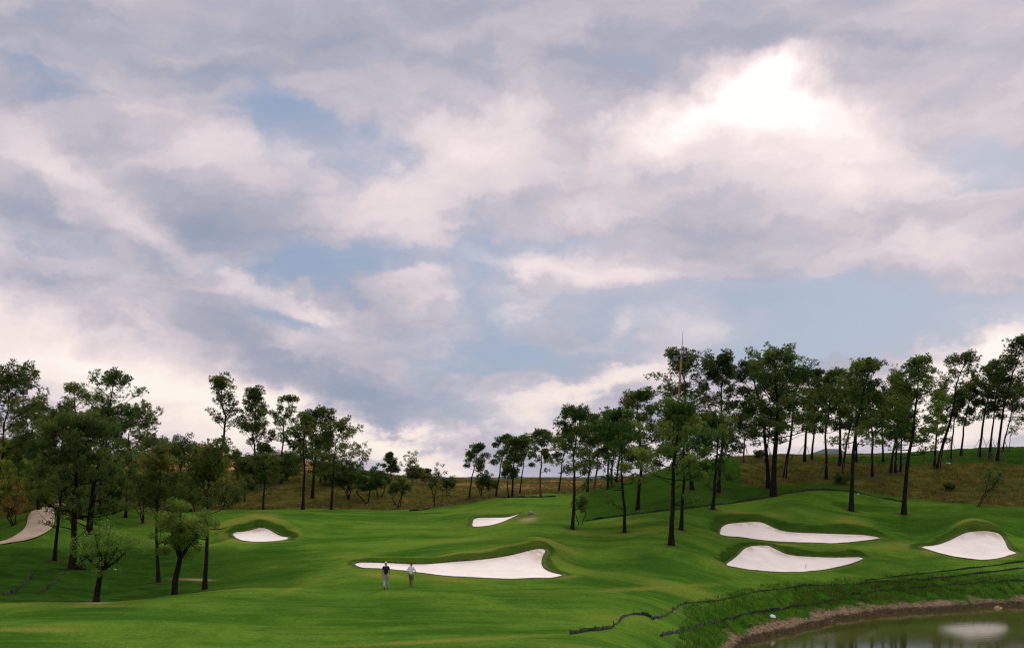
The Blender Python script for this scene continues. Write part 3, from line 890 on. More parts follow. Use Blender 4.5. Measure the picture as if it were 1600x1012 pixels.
class Tubes:
    def __init__(self):
        self.v = []; self.f = []; self.n = 0

    def add(self, pts, rad, k=6):
        pts = np.asarray(pts, float); rad = np.asarray(rad, float)
        t = np.gradient(pts, axis=0); t /= np.linalg.norm(t, axis=1)[:, None] + 1e-9
        ref = np.array([1.0, 0, 0]) if abs(t[0][0]) < 0.8 else np.array([0, 1.0, 0])
        u = np.cross(t, ref); u /= np.linalg.norm(u, axis=1)[:, None] + 1e-9
        w = np.cross(t, u)
        a = np.arange(k) * 2 * np.pi / k
        ring = pts[:, None] + rad[:, None, None] * (np.cos(a)[None, :, None] * u[:, None] + np.sin(a)[None, :, None] * w[:, None])
        m = len(pts)
        ii = np.arange(m * k).reshape(m, k) + self.n
        jj = np.roll(ii, -1, 1)
        self.v.append(ring.reshape(-1, 3))
        self.f.append(np.stack([ii[:-1], jj[:-1], jj[1:], ii[1:]], -1).reshape(-1, 4))
        self.n += m * k

    def get(self):
        return np.concatenate(self.v), np.concatenate(self.f)


def unit(v):
    return v / (np.linalg.norm(v, axis=-1, keepdims=True) + 1e-9)


def needle_mesh(rng, clumps, per, blades, blen, bwid):
    """clumps: (n,5) x,y,z,radius,tint -> tufts of needles filling each clump"""
    C = np.asarray(clumps)
    rel = C[:, 3] / C[:, 3].mean()
    cnt = np.maximum(3, (per * rel ** 2).astype(int))
    ci = np.repeat(np.arange(len(C)), cnt)
    n = len(ci)
    d = unit(rng.normal(size=(n, 3)))
    r = rng.uniform(0.15, 1.0, n) ** 0.5
    off = d * (r * C[ci, 3])[:, None] * np.array([1, 1, 0.62])
    cen = C[ci, :3] + off
    axis = unit(d + np.array([0, 0, 0.55]) + 0.4 * rng.normal(size=(n, 3)))
    tint = C[ci, 4] + 0.10 * rng.normal(size=n) + 0.10 * d[:, 2]
    cen = np.repeat(cen, blades, 0); axis = np.repeat(axis, blades, 0)
    m = len(cen)
    b = unit(axis * 0.75 + 0.85 * rng.normal(size=(m, 3)))
    ln = blen * rng.uniform(0.65, 1.15, m)
    side = unit(np.cross(b, rng.normal(size=(m, 3)))) * (bwid * rng.uniform(0.7, 1.2, m) * 0.5)[:, None]
    tip = cen + b * ln[:, None]
    v = np.stack([cen - 0.12 * b * ln[:, None], tip + side, tip - side], 1).reshape(-1, 3)
    return v, np.arange(3 * m).reshape(-1, 3), np.repeat(tint, blades)


def leaf_mesh(rng, clumps, per, size):
    C = np.asarray(clumps)
    rel = C[:, 3] / C[:, 3].mean()
    cnt = np.maximum(4, (per * rel ** 2).astype(int))
    ci = np.repeat(np.arange(len(C)), cnt)
    n = len(ci)
    d = unit(rng.normal(size=(n, 3)))
    r = rng.uniform(0.1, 1.0, n) ** 0.45
    cen = C[ci, :3] + d * (r * C[ci, 3])[:, None] * np.array([1, 1, 0.8])
    nm = unit(d * 0.6 + np.array([0, 0, 0.5]) + 0.7 * rng.normal(size=(n, 3)))
    u = unit(np.cross(nm, rng.normal(size=(n, 3)))); w = np.cross(nm, u)
    s = (size * rng.uniform(0.6, 1.2, n))[:, None]
    v = np.stack([cen - u * s, cen - w * s * 0.45, cen + u * s, cen + w * s * 0.45], 1).reshape(-1, 3)
    return v, np.arange(4 * n).reshape(-1, 4), C[ci, 4] + 0.14 * rng.normal(size=n) + 0.08 * d[:, 2]


def bend(p0, dir0, length, up, rng, n=5, wob=0.06):
    pts = [np.array(p0, float)]; d = np.array(dir0, float)
    for i in range(n):
        d = unit(d + np.array([0, 0, up / n]) + wob * rng.normal(size=3))
        pts.append(pts[-1] + d * length / n)
    return np.array(pts)


def make_pine(root, H, W, cb, lean, seed, mat, bark=None, dens=1.0, trunks=1, skew=(0, 0), r0=None, shape='round', blade=1.0, lower=0, bare=0):
    """pine: tapered trunk, rising limbs, needle tufts bunched at the shoots.  Heights in metres, cb = height where the crown starts"""
    rng = np.random.RandomState(seed)
    T = Tubes(); clumps = []
    r0 = r0 or (0.012 * H + 0.045) * rng.uniform(0.8, 1.15)
    R = W / 2 * 1.30
    for tr in range(trunks):
        n = 11
        t = np.linspace(0, 1, n)
        wob = np.cumsum(rng.normal(size=(n, 2)) * 0.018 * H, 0) * t[:, None]
        wob -= t[:, None] * wob[-1]
        lx, ly = lean[0], lean[1]
        x0 = (tr * 0.55 * (1 if tr % 2 else -1)) if tr else 0
        axis = np.column_stack([x0 + lx * t ** 1.15 + wob[:, 0] + (0.10 * H * tr * t * (1 if tr % 2 else -1)), ly * t + wob[:, 1] + 0.4 * tr, H * 0.985 * t * (1 - 0.08 * tr)])
        axis[0, 2] = -0.25
        rad = r0 * (1 - 0.12 * tr) * ((1 - t) ** 0.75 * 0.93 + 0.07); rad[0] *= 1.5
        rad[1] *= 1.04
        T.add(axis, rad, 8)
        at = lambda q: np.array([np.interp(q, t, axis[:, i]) for i in range(3)])
        c0 = 0.93 * cb / H
        nb = int((13 + 2.3 * (H - cb)) * (0.9 if trunks == 1 else 0.6))
        for i in range(nb):
            q = (i + rng.uniform(0, 0.9)) / nb
            ht = c0 + (0.97 - c0) * q ** 0.85
            if shape == 'umbrella':
                prof = 0.60 * (1 - q) ** 0.30 * (0.55 + 0.9 * q) + 0.30 * (1 - q) ** .5
            elif shape == 'cone':
                prof = (1 - q) ** 0.75 * 0.95 + 0.08
            elif shape == 'tuft':
                prof = math.sin(math.pi * min(1, 0.22 + 0.80 * q)) ** 0.8
            else:
                prof = (q + 0.28) ** 0.45 * (1 - q) ** 0.52 * 1.28
            a = i * 2.399 + rng.uniform(-0.5, 0.5)
            ca, sa = math.cos(a), math.sin(a)
            Ln = R * prof * rng.uniform(0.62, 1.12) * (1 + skew[0] * ca + skew[1] * sa)
            Ln = max(Ln, 0.35)
            e = math.radians(-8 + 56 * q + rng.uniform(-12, 12)) if shape != 'umbrella' else math.radians(22 + 40 * q + rng.uniform(-10, 10))
            p0 = at(ht)
            br = bend(p0, (ca * math.cos(e), sa * math.cos(e), math.sin(e)), Ln, 0.55, rng)
            rb = max(0.012, min(0.30 * np.interp(ht, t, rad), 0.018 * Ln + 0.015)) * 1.25
            T.add(br, rb * np.linspace(1, 0.3, len(br)), 5)
            base_t = rng.uniform(0.02, 0.98)
            cr = (0.25 + 0.085 * R) * rng.uniform(0.75, 1.2)
            clumps.append((*br[-1], cr, base_t))
            ns = int(rng.randint(2, 5) + Ln * 1.3)
            for k in range(ns):
                s = rng.uniform(0.28, 0.97)
                ps = np.array([np.interp(s * 5, np.arange(6), br[:, c]) for c in range(3)])
                dr = unit(br[-1] - br[0])
                sd_ = unit(dr * 0.8 + rng.normal(size=3) * np.array([0.75, 0.75, 0.3]) + np.array([0, 0, 0.25]))
                sl = Ln * rng.uniform(0.16, 0.36) + 0.12
                sb_ = bend(ps, sd_, sl, 0.4, rng, 3)
                T.add(sb_, np.linspace(max(0.010, rb * 0.45), 0.006, len(sb_)), 4)
                if rng.uniform() > bare:
                    clumps.append((*sb_[-1], cr * rng.uniform(0.7, 1.1), base_t + rng.uniform(-.15, .15)))
        clumps.append((*axis[-1], 0.33 + 0.09 * R, 0.6))
        for k in range(lower):          # dead stubs and low limbs under the crown
            ht = rng.uniform(0.45, 1.0) * c0
            a = rng.uniform(0, 6.28); e = math.radians(rng.uniform(-5, 30))
            br = bend(at(ht), (math.cos(a) * math.cos(e), math.sin(a) * math.cos(e), math.sin(e)), rng.uniform(0.5, 0.75) * R, 0.2, rng, 5, 0.10)
            T.add(br, np.linspace(0.05, 0.012, 6), 4)
            if rng.uniform() < 0.6:
                clumps.append((*br[-1], 0.35, 0.4)); clumps.append((*br[4], 0.28, 0.4))
    v, f = T.get()
    mesh_np('trunk', v, f, bark or BARK, True, parent=root)
    per = 7.4 * dens
    v, f, tint = needle_mesh(rng, clumps, per, 9, 0.25 * blade, 0.072 * blade)
    mesh_np('crown', v, f, mat, False, face_attrs={'tint': tint}, parent=root)
    return len(f)


def make_broad(root, H, W, cb, lean, seed, mat, bark=None, dens=1.0, stems=1, r0=None, leaf=0.11, fork=0.3, skew=(0, 0), open_=0.0, **kw):
    """broadleaf tree or shrub: short trunk that forks into rising limbs, leaves spread through the crown"""
    rng = np.random.RandomState(seed)
    T = Tubes(); clumps = []
    r0 = r0 or 0.02 * H + 0.03
    R = W / 2
    for s in range(stems):
        fz = H * fork * rng.uniform(0.85, 1.1)
        x0 = rng.normal(size=2) * 0.12 * (stems > 1)
        tr = bend((x0[0], x0[1], -0.2), unit(np.array([lean[0] * 0.9 / H + (0.25 * rng.normal() if stems > 1 else 0), lean[1] / H + (0.25 * rng.normal() if stems > 1 else 0), 1.0])), fz + 0.2, 0.0, rng, 5, 0.09)
        rd = np.linspace(r0, r0 * 0.72, 6) / stems ** 0.5; rd[0] *= 1.35
        T.add(tr, rd, 8)
        nl = max(2, int(5 / stems) + 1)
        for i in range(nl):
            a = i * 2.399 + rng.uniform(-.5, .5) + s
            sp = rng.uniform(0.35, 1.0)
            tgt = np.array([lean[0] + (R * sp) * math.cos(a) * (1 + skew[0] * math.cos(a)), lean[1] + R * sp * math.sin(a), cb + (H - cb) * rng.uniform(0.35, 0.92) * (1.12 - 0.35 * sp)])
            v0 = tgt - tr[-1]
            l1 = np.linalg.norm(v0)
            br = bend(tr[-1], unit(v0 * np.array([1.25, 1.25, 0.8])), l1, 0.35, rng, 6, 0.13)
            T.add(br, np.linspace(r0 * 0.52, 0.02, 7) / stems ** 0.4, 6)
            for k in range(int(5 + 2.2 * l1)):
                q = rng.uniform(0.3, 1.0)
                ps = np.array([np.interp(q * 6, np.arange(7), br[:, c]) for c in range(3)])
                dr = unit(rng.normal(size=3) + np.array([0, 0, 0.35]))
                sl = rng.uniform(0.15, 0.38) * R + 0.15
                sb_ = bend(ps, dr, sl, 0.15, rng, 3, 0.12)
                T.add(sb_, np.linspace(0.022, 0.006, 4), 4)
                if rng.uniform() > open_:
                    clumps.append((*sb_[-1], (0.22 + 0.10 * R) * rng.uniform(0.7, 1.25), rng.uniform(0.2, 0.8)))
    # fill the crown's shell
    for k in range(int((10 + 10 * R) * (1 - open_))):
        d = unit(rng.normal(size=3)); q = rng.uniform(0.45, 1.0)
        cz = (H + cb) / 2
        clumps.append((lean[0] + d[0] * R * q * (1 + skew[0] * d[0]), lean[1] + d[1] * R * q, cz + d[2] * (H - cb) / 2 * q * 0.92, (0.2 + 0.10 * R) * rng.uniform(0.7, 1.2), rng.uniform(0.2, 0.8)))
    v, f = T.get()
    mesh_np('trunk', v, f, bark or BARK, True, parent=root)
    v, f, tint = leaf_mesh(rng, clumps, 75 * dens, leaf)
    mesh_np('crown', v, f, mat, False, face_attrs={'tint': tint}, parent=root)
    return len(f)


def make_bare(root, H, W, cb, lean, seed, mat, bark=None, dens=0.3, **kw):
    """nearly leafless young tree"""
    return make_broad(root, H, W, cb, lean, seed, mat, bark, dens, 2, 0.05 + 0.006 * H, 0.09, 0.45, open_=0.45)


LEFT, HILLTOP, MIDDLE, ROW, CREST, SCRUB = ('pines on the left slope', 'pines on the brown hillside', 'slender trees on the middle hill', 'pines in front of the right hill', 'pines on the crest of the right hill', 'bushes on the hillsides')
# kind, base column, base row (None: hidden, distance given), distance, top column, top row, crown width px, crown base row, material, options, name, group, label
TREES = [
    # -- left slope, nearest first
    ('broad', 150, 941, 67.5, 162, 808, 122, 880, 'L', dict(seed=11, leaf=.062, dens=1.9, fork=.42, skew=(.25, 0), open_=.45, r0=.22), 'small_tree', LEFT, 'small crooked broadleaf tree leaning left at the edge of the mown hollow'),
    ('broad', 273, 934, 69.5, 284, 755, 104, 880, 'L', dict(seed=12, leaf=.070, dens=2.3, fork=.36, r0=.22), 'small_tree', LEFT, 'bright green oval leafy tree standing on the crest in front of the pines'),
    ('pine', 320, 920, None, 330, 712, 98, 790, 'O', dict(seed=13, shape='umbrella', lower=3, dens=1.1), 'pine_tree', LEFT, 'umbrella pine with straight bare black trunk right beside the oval leafy tree'),
    ('pine', 248, 909, None, 250, 714, 92, 806, 'O', dict(seed=14, shape='umbrella', lower=5, dens=1.0), 'pine_tree', LEFT, 'olive crowned pine whose trunk rises just left of the oval leafy tree'),
    ('pine', 113, 888, None, 124, 652, 118, 800, 'N', dict(seed=15, lower=4, trunks=2, dens=1.15, r0=.30), 'pine_tree', LEFT, 'dark forked pine with thick leaning limbs behind the crooked broadleaf tree'),
    ('pine', 85, 875, None, 92, 655, 108, 760, 'N', dict(seed=16, lower=5, dens=1.0, shape='umbrella'), 'pine_tree', LEFT, 'dark pine with straight black trunk standing against the cart path'),
    ('pine', 140, 826, None, 181, 571, 62, 660, 'N', dict(seed=17, dens=.8, bare=.2, shape='tuft'), 'pine_tree', LEFT, 'tallest left hand pine, airy crown leaning right above all neighbours'),
    ('pine', 126, 818, 108, 117, 597, 56, 668, 'O', dict(seed=18, dens=.62, bare=.3, lower=3), 'pine_tree', LEFT, 'thin see through pine crown rising left of the tallest pine'),
    ('pine', 196, 808, None, 205, 638, 92, 740, 'N', dict(seed=19, dens=1.1, lower=2), 'pine_tree', LEFT, 'broad dark pine with trunk on the green turf behind the hollow'),
    ('pine', 157, 803, None, 166, 640, 80, 752, 'N', dict(seed=20, dens=1.1), 'pine_tree', LEFT, 'dense middle pine of the left clump with a slim trunk on the turf'),
    ('pine', -14, 812, 108, 12, 586, 128, 720, 'N', dict(seed=21, dens=1.25), 'pine_tree', LEFT, 'large dark pine cut by the left edge of the picture'),
    ('pine', 60, 778, 118, 52, 628, 70, 712, 'N', dict(seed=22, dens=1.0), 'pine_tree', LEFT, 'dark pine between the path bend and the large pine at left edge'),
    ('pine', 27, 788, 112, 30, 690, 52, 748, 'F', dict(seed=23, dens=.9, bark='pale'), 'young_pine', LEFT, 'young pine with a pale reddish trunk above the path'),
    ('broad', -8, 800, 104, 2, 690, 60, 790, 'Y', dict(seed=24, stems=3, fork=.2, leaf=.10), 'bush', SCRUB, 'yellow green bush at the left edge above the path'),
    ('broad', 22, 812, 103, 24, 748, 36, 808, 'R', dict(seed=25, stems=3, fork=.2, leaf=.08, open_=.35, dens=.8), 'bush', SCRUB, 'orange tinged bush beside the upper bend of the cart path'),
    ('broad', 60, 782, 115, 62, 742, 60, 780, 'Y', dict(seed=26, stems=4, fork=.2, leaf=.08), 'bush', SCRUB, 'low green bush just above the top of the cart path'),
    ('broad', 222, 800, 124, 226, 742, 74, 792, 'O', dict(seed=27, stems=3, fork=.2, leaf=.08), 'bush', SCRUB, 'olive thicket behind the trunks of the left clump'),
    ('broad', 118, 790, 120, 116, 722, 92, 786, 'D', dict(seed=28, stems=4, fork=.2, leaf=.09), 'bush', SCRUB, 'dark thicket filling the space under the left hand pines'),
    # -- brown hillside, left of centre
    ('broad', 281, 735, 165, 280, 678, 82, 716, 'D', dict(seed=31, stems=2, fork=.45, leaf=.12, dens=1.5), 'round_tree', HILLTOP, 'dark round headed tree on the hilltop left of the airy pine'),
    ('pine', 343, 752, 158, 343, 591, 72, 668, 'O', dict(seed=32, shape='umbrella', dens=.85, bare=.15, lower=4), 'pine_tree', HILLTOP, 'tall airy pine, leftmost of the group on the brown hillside'),
    ('pine', 393, 766, None, 400, 616, 84, 706, 'N', dict(seed=33, shape='umbrella', dens=1.15, lower=3), 'pine_tree', HILLTOP, 'pine with fan shaped bare lower limbs right of the airy pine'),
    ('pine', 440, 755, None, 453, 617, 52, 690, 'O', dict(seed=34, dens=.8, bare=.1), 'pine_tree', HILLTOP, 'slim pine with a see through crown in the middle of the hillside group'),
    ('pine', 411, 796, 139, 414, 694, 44, 752, 'N', dict(seed=35, dens=.9, lower=3), 'young_pine', HILLTOP, 'young pine at the foot of the brown slope between taller trunks'),
    ('pine', 473, 796, 139, 478, 652, 66, 722, 'N', dict(seed=36, dens=1.2), 'pine_tree', HILLTOP, 'dark heavy crowned pine at the foot of the brown slope'),
    ('pine', 488, 778, None, 503, 637, 66, 718, 'N', dict(seed=37, dens=1.25), 'pine_tree', HILLTOP, 'dense dark pine tucked behind the heavy crowned pine'),
    ('pine', 517, 796, 139, 534, 664, 78, 742, 'N', dict(seed=38, dens=.95, skew=(.3, 0)), 'pine_tree', HILLTOP, 'rightmost tall pine of the hillside group, branches stepping down to the right'),
    ('pine', 500, 754, None, 512, 690, 50, 732, 'N', dict(seed=39, dens=1.0), 'pine_tree', HILLTOP, 'small pine glimpsed through the trunks at the right of the hillside group'),
    ('broad', 372, 742, 170, 352, 686, 46, 736, 'D', dict(seed=40, stems=2, fork=.3, leaf=.11), 'bush', SCRUB, 'rounded green bush on the hilltop at the foot of the airy pine'),
    ('broad', 428, 742, 178, 428, 700, 66, 738, 'D', dict(seed=41, stems=3, fork=.25, leaf=.11), 'bush', SCRUB, 'dark bush on the hilltop between the fan limbed pine and the slim pine'),
    ('broad', 462, 742, 178, 455, 706, 50, 736, 'D', dict(seed=42, stems=3, fork=.25, leaf=.11), 'bush', SCRUB, 'dark bush on the hilltop behind the heavy crowned pine'),
    ('broad', 546, 772, 155, 540, 706, 56, 768, 'D', dict(seed=43, stems=3, fork=.2, leaf=.11, dens=1.3), 'bush', SCRUB, 'tall dark thicket at the right end of the hillside pines'),
    ('broad', 572, 778, 152, 575, 722, 50, 764, 'D', dict(seed=44, stems=2, fork=.35, leaf=.11, dens=1.4), 'round_tree', SCRUB, 'dark round crowned small tree right of the hillside pines'),
    ('broad', 592, 772, 160, 594, 730, 36, 760, 'D', dict(seed=45, stems=2, fork=.35, leaf=.10, dens=1.2), 'bush', SCRUB, 'small dark round bush at the end of the thicket'),
    ('pine', 382, 770, 152, 380, 722, 40, 764, 'N', dict(seed=46, dens=1.1), 'young_pine', HILLTOP, 'little pine low on the slope under the fan limbed pine'),
    ('broad', 345, 792, 146, 350, 738, 70, 788, 'O', dict(seed=47, stems=3, fork=.2, leaf=.09), 'bush', SCRUB, 'olive bush on the shaded slope behind the umbrella pine'),
    # -- middle hill
    ('pine', 611, 752, None, 611, 708, 22, 738, 'N', dict(seed=51, dens=1.2, shape='cone'), 'young_pine', MIDDLE, 'small cone shaped pine on the skyline above the olive shrub'),
    ('broad', 623, 790, 146, 625, 744, 32, 768, 'N', dict(seed=52, stems=3, fork=.45, leaf=.09), 'shrub', MIDDLE, 'vase shaped olive shrub on thin stems low on the middle hill'),
    ('bare', 641, 768, None, 642, 702, 26, 724, 'O', dict(seed=53, dens=.5, bark='pale'), 'dead_tree', MIDDLE, 'dead looking slender trunk with a broken top on the skyline'),
    ('broad', 646, 764, 188, 648, 718, 32, 750, 'N', dict(seed=54, stems=2, fork=.4, leaf=.10, dens=1.2), 'round_tree', MIDDLE, 'leafy tree wrapped round the foot of the dead slender trunk'),
    ('broad', 664, 762, 195, 662, 728, 26, 752, 'N', dict(seed=55, stems=2, fork=.4, leaf=.10, dens=1.2), 'round_tree', MIDDLE, 'small dark tree between the dead trunk and the wispy tree'),
    ('bare', 678, 791, 145, 682, 716, 40, 770, 'O', dict(seed=56, dens=.8), 'wispy_tree', MIDDLE, 'wispy half bare tree at the fence on the middle hill'),
    ('broad', 700, 768, 170, 702, 742, 30, 762, 'N', dict(seed=57, stems=3, fork=.35, leaf=.09), 'shrub', MIDDLE, 'low dark shrub right of the wispy tree'),
    ('pine', 733, 779, None, 748, 694, 36, 734, 'N', dict(seed=58, dens=1.1, shape='tuft', bare=.1), 'pine_tree', MIDDLE, 'slender pine leaning right, alone left of the pair with crossed crowns'),
    ('broad', 752, 768, 168, 756, 733, 34, 760, 'N', dict(seed=59, stems=3, fork=.3, leaf=.10), 'shrub', MIDDLE, 'dark shrub at the foot of the lone slender pine'),
    ('pine', 774, 777, None, 793, 678, 38, 726, 'N', dict(seed=60, dens=1.0, shape='tuft', bare=.1), 'pine_tree', MIDDLE, 'left of the leaning slender pines with touching crowns'),
    ('pine', 800, 776, None, 808, 684, 40, 728, 'N', dict(seed=61, dens=1.1, shape='tuft'), 'pine_tree', MIDDLE, 'upright slender pine in the centre of the three touching crowns'),
    ('pine', 812, 772, None, 820, 680, 40, 724, 'N', dict(seed=62, dens=1.05, shape='tuft'), 'pine_tree', MIDDLE, 'right of the leaning slender pines with touching crowns'),
    ('pine', 795, 777, None, 794, 730, 22, 746, 'N', dict(seed=63, dens=1.0, shape='tuft'), 'young_pine', MIDDLE, 'short young pine below the three touching crowns'),
    ('pine', 845, 776, None, 850, 671, 34, 712, 'N', dict(seed=64, dens=.9, shape='tuft', lower=6, bark='pale'), 'pine_tree', MIDDLE, 'thin pine with dead twigs below its crown, left of the front row'),
    ('pine', 873, 768, None, 884, 672, 40, 716, 'N', dict(seed=65, dens=.9), 'pine_tree', MIDDLE, 'leaning pine on the brown hill behind the first front row pine'),
    ('pine', 918, 768, None, 926, 646, 48, 710, 'N', dict(seed=66, dens=1.0), 'pine_tree', MIDDLE, 'pine on the brown hill just right of the first front row pine'),
    ('pine', 928, 764, None, 934, 660, 40, 716, 'N', dict(seed=67, dens=.9, bark='pale'), 'pine_tree', MIDDLE, 'pale trunked pine leaning on the brown hill near the green mound'),
    ('pine', 950, 762, None, 952, 642, 50, 708, 'N', dict(seed=68, dens=1.1), 'pine_tree', MIDDLE, 'upright pine at the left of the bundle of trunks behind the mound'),
    ('pine', 955, 760, 160, 964, 650, 44, 706, 'N', dict(seed=69, dens=1.0), 'pine_tree', MIDDLE, 'right leaning pine in the bundle of trunks behind the mound'),
    ('pine', 962, 758, 165, 974, 655, 44, 710, 'N', dict(seed=70, dens=1.0), 'pine_tree', MIDDLE, 'rearmost pine in the bundle of trunks behind the mound'),
    # -- front row, right of centre
    ('pine', 894, 826, None, 897, 637, 84, 740, 'N', dict(seed=71, dens=1.15, lower=3, skew=(-.1, 0)), 'pine_tree', ROW, 'first front row pine from the left, rounded crown and straight trunk'),
    ('pine', 976, 831, None, 972, 640, 84, 752, 'F', dict(seed=72, dens=1.3, lower=3), 'pine_tree', ROW, 'second front row pine from the left on the green mound'),
    ('pine', 996, 796, None, 998, 612, 84, 736, 'O', dict(seed=73, dens=1.35, lower=2), 'pine_tree', ROW, 'olive crowned pine on the mound behind the second front row pine'),
    ('pine', 1049, 851, None, 1060, 632, 104, 748, 'F', dict(seed=74, dens=1.5, lower=4, r0=.24), 'pine_tree', ROW, 'lowest standing front row pine with a long limb reaching left'),
    ('pine', 1064, 827, None, 1078, 640, 80, 740, 'F', dict(seed=75, dens=1.3, lower=2), 'pine_tree', ROW, 'pine close behind the one with the long left limb'),
    ('pine', 1082, 790, 132, 1062, 549, 112, 690, 'N', dict(seed=76, dens=1.35), 'pine_tree', ROW, 'tall pine whose crown surrounds the wooden light mast'),
    ('pine', 1113, 795, None, 1118, 650, 70, 744, 'F', dict(seed=77, dens=1.2, lower=2), 'pine_tree', ROW, 'shorter pine beside the fence, right of the light mast'),
    ('pine', 1123, 768, None, 1132, 549, 86, 700, 'N', dict(seed=78, dens=1.45), 'pine_tree', ROW, 'tall pine with a dense upright crown between the mast and the biggest pine'),
    ('pine', 1208, 775, None, 1210, 543, 112, 682, 'N', dict(seed=79, dens=1.7, lower=5, r0=.34), 'pine_tree', ROW, 'biggest dark pine with the thickest trunk on the mound'),
    ('pine', 1201, 762, None, 1176, 562, 86, 676, 'N', dict(seed=80, dens=1.3, r0=.26), 'pine_tree', ROW, 'pine pressed against the back of the biggest dark pine'),
    ('pine', 1330, 798, None, 1360, 557, 92, 690, 'N', dict(seed=81, dens=1.45, lower=3, r0=.26), 'pine_tree', ROW, 'right leaning pine above the upper stacked bunker'),
    ('pine', 1412, 803, None, 1436, 552, 90, 704, 'F', dict(seed=82, dens=1.3, lower=4, r0=.26), 'pine_tree', ROW, 'last front row pine on the right, fresh green and leaning right'),
    # -- right crest
    ('pine', 1196, 722, None, 1204, 640, 50, 690, 'N', dict(seed=85, dens=1.0), 'pine_tree', CREST, 'low pine on the skyline seen left of the biggest dark pine'),
    ('pine', 1162, 722, None, 1166, 642, 48, 694, 'N', dict(seed=86, dens=.9, bark='pale'), 'pine_tree', CREST, 'small pale trunked pine on the skyline at the left end of the crest'),
    ('pine', 1226, 746, None, 1254, 575, 62, 668, 'F', dict(seed=87, dens=1.25), 'pine_tree', CREST, 'leaning pine on the brown patch just right of the biggest dark pine'),
    ('pine', 1257, 721, None, 1272, 576, 56, 664, 'N', dict(seed=88, dens=1.1), 'pine_tree', CREST, 'skyline pine with a dark knobbly top behind the leaning pine'),
    ('pine', 1268, 718, None, 1284, 600, 44, 672, 'F', dict(seed=89, dens=1.0), 'pine_tree', CREST, 'slim skyline pine in the gap left of the blue hill'),
    ('pine', 1291, 748, None, 1298, 576, 56, 676, 'N', dict(seed=90, dens=1.05), 'pine_tree', CREST, 'upright pine standing in front of the distant blue hill'),
    ('pine', 1316, 748, None, 1340, 590, 50, 668, 'N', dict(seed=91, dens=1.1), 'pine_tree', CREST, 'leaning pine close left of the pine above the upper bunker'),
    ('pine', 1312, 727, None, 1318, 574, 52, 664, 'N', dict(seed=92, dens=.95), 'pine_tree', CREST, 'thin skyline pine behind two leaning pines right of the blue hill'),
    ('pine', 1338, 722, None, 1345, 600, 48, 672, 'N', dict(seed=93, dens=1.0), 'pine_tree', CREST, 'skyline pine hidden behind the pine above the upper bunker'),
    ('pine', 1363, 743, None, 1366, 610, 54, 690, 'F', dict(seed=94, dens=1.1), 'pine_tree', CREST, 'straight pine on the brown slope between the two leaning front pines'),
    ('pine', 1392, 738, None, 1404, 580, 54, 680, 'F', dict(seed=95, dens=1.05), 'pine_tree', CREST, 'left trunk of the three standing close together on the brown slope'),
    ('pine', 1399, 738, None, 1412, 596, 50, 690, 'N', dict(seed=96, dens=1.0), 'pine_tree', CREST, 'middle trunk of the three standing close together on the brown slope'),
    ('pine', 1407, 736, None, 1408, 640, 46, 692, 'F', dict(seed=97, dens=1.0), 'pine_tree', CREST, 'right trunk of the three standing close together on the brown slope'),
    ('pine', 1380, 721, None, 1384, 618, 48, 676, 'N', dict(seed=98, dens=.9), 'pine_tree', CREST, 'skyline pine behind the straight pine on the brown slope'),
    ('pine', 1465, 731, None, 1512, 545, 58, 618, 'N', dict(seed=99, dens=.85, shape='tuft', bare=.1), 'pine_tree', CREST, 'tall strongly leaning pine with an airy top right of the last front pine'),
    ('pine', 1460, 728, None, 1470, 606, 46, 690, 'F', dict(seed=100, dens=1.0), 'pine_tree', CREST, 'low green pine at the foot of the strongly leaning pine'),
    ('pine', 1485, 716, None, 1500, 612, 46, 666, 'N', dict(seed=101, dens=1.0), 'pine_tree', CREST, 'dark pine under the airy top of the strongly leaning pine'),
    ('pine', 1501, 711, None, 1516, 600, 44, 654, 'N', dict(seed=102, dens=.95), 'pine_tree', CREST, 'leaning pine just right of the airy topped pine'),
    ('pine', 1530, 713, None, 1556, 560, 52, 652, 'N', dict(seed=103, dens=1.0, shape='tuft'), 'pine_tree', CREST, 'first of the tall skyline pines at the right edge'),
    ('pine', 1546, 713, None, 1566, 570, 44, 650, 'N', dict(seed=104, dens=.9, shape='tuft'), 'pine_tree', CREST, 'thin middle skyline pine at the right edge'),
    ('pine', 1558, 719, None, 1600, 518, 66, 640, 'N', dict(seed=105, dens=1.05, shape='tuft'), 'pine_tree', CREST, 'tallest skyline pine at the right edge, leaning out of the picture'),
    ('pine', 1566, 706, None, 1590, 600, 50, 652, 'N', dict(seed=106, dens=.95), 'pine_tree', CREST, 'far pine behind the tallest pine at the right edge'),
    ('bare', 1577, 704, None, 1586, 645, 20, 668, 'O', dict(seed=107, dens=.35, bark='pale'), 'dead_tree', CREST, 'small bare sapling on the skyline at the right edge'),
    ('bare', 1528, 791, None, 1552, 728, 40, 760, 'N', dict(seed=108, dens=.55), 'young_tree', SCRUB, 'small leaning sapling alone on the right brown slope'),
    ('broad', 1483, 766, None, 1483, 754, 12, 765, 'D', dict(seed=109, stems=2, fork=.2, leaf=.08), 'bush', SCRUB, 'tiny dark bush on the right brown slope'),
    ('broad', 1188, 716, None, 1187, 702, 16, 713, 'D', dict(seed=110, stems=2, fork=.2, leaf=.09), 'bush', SCRUB, 'little bush on the skyline under the low pine'),
    ('bare', 906, 800, 114, 906, 770, 32, 790, 'N', dict(seed=111, dens=.5), 'young_tree', SCRUB, 'small leafless sapling right of the first front row pine'),
    ('broad', 1314, 752, 142, 1316, 738, 34, 751, 'D', dict(seed=112, stems=3, fork=.2, leaf=.08, dens=.7), 'bush', SCRUB, 'low scrub patch behind the fence above the upper bunker'),
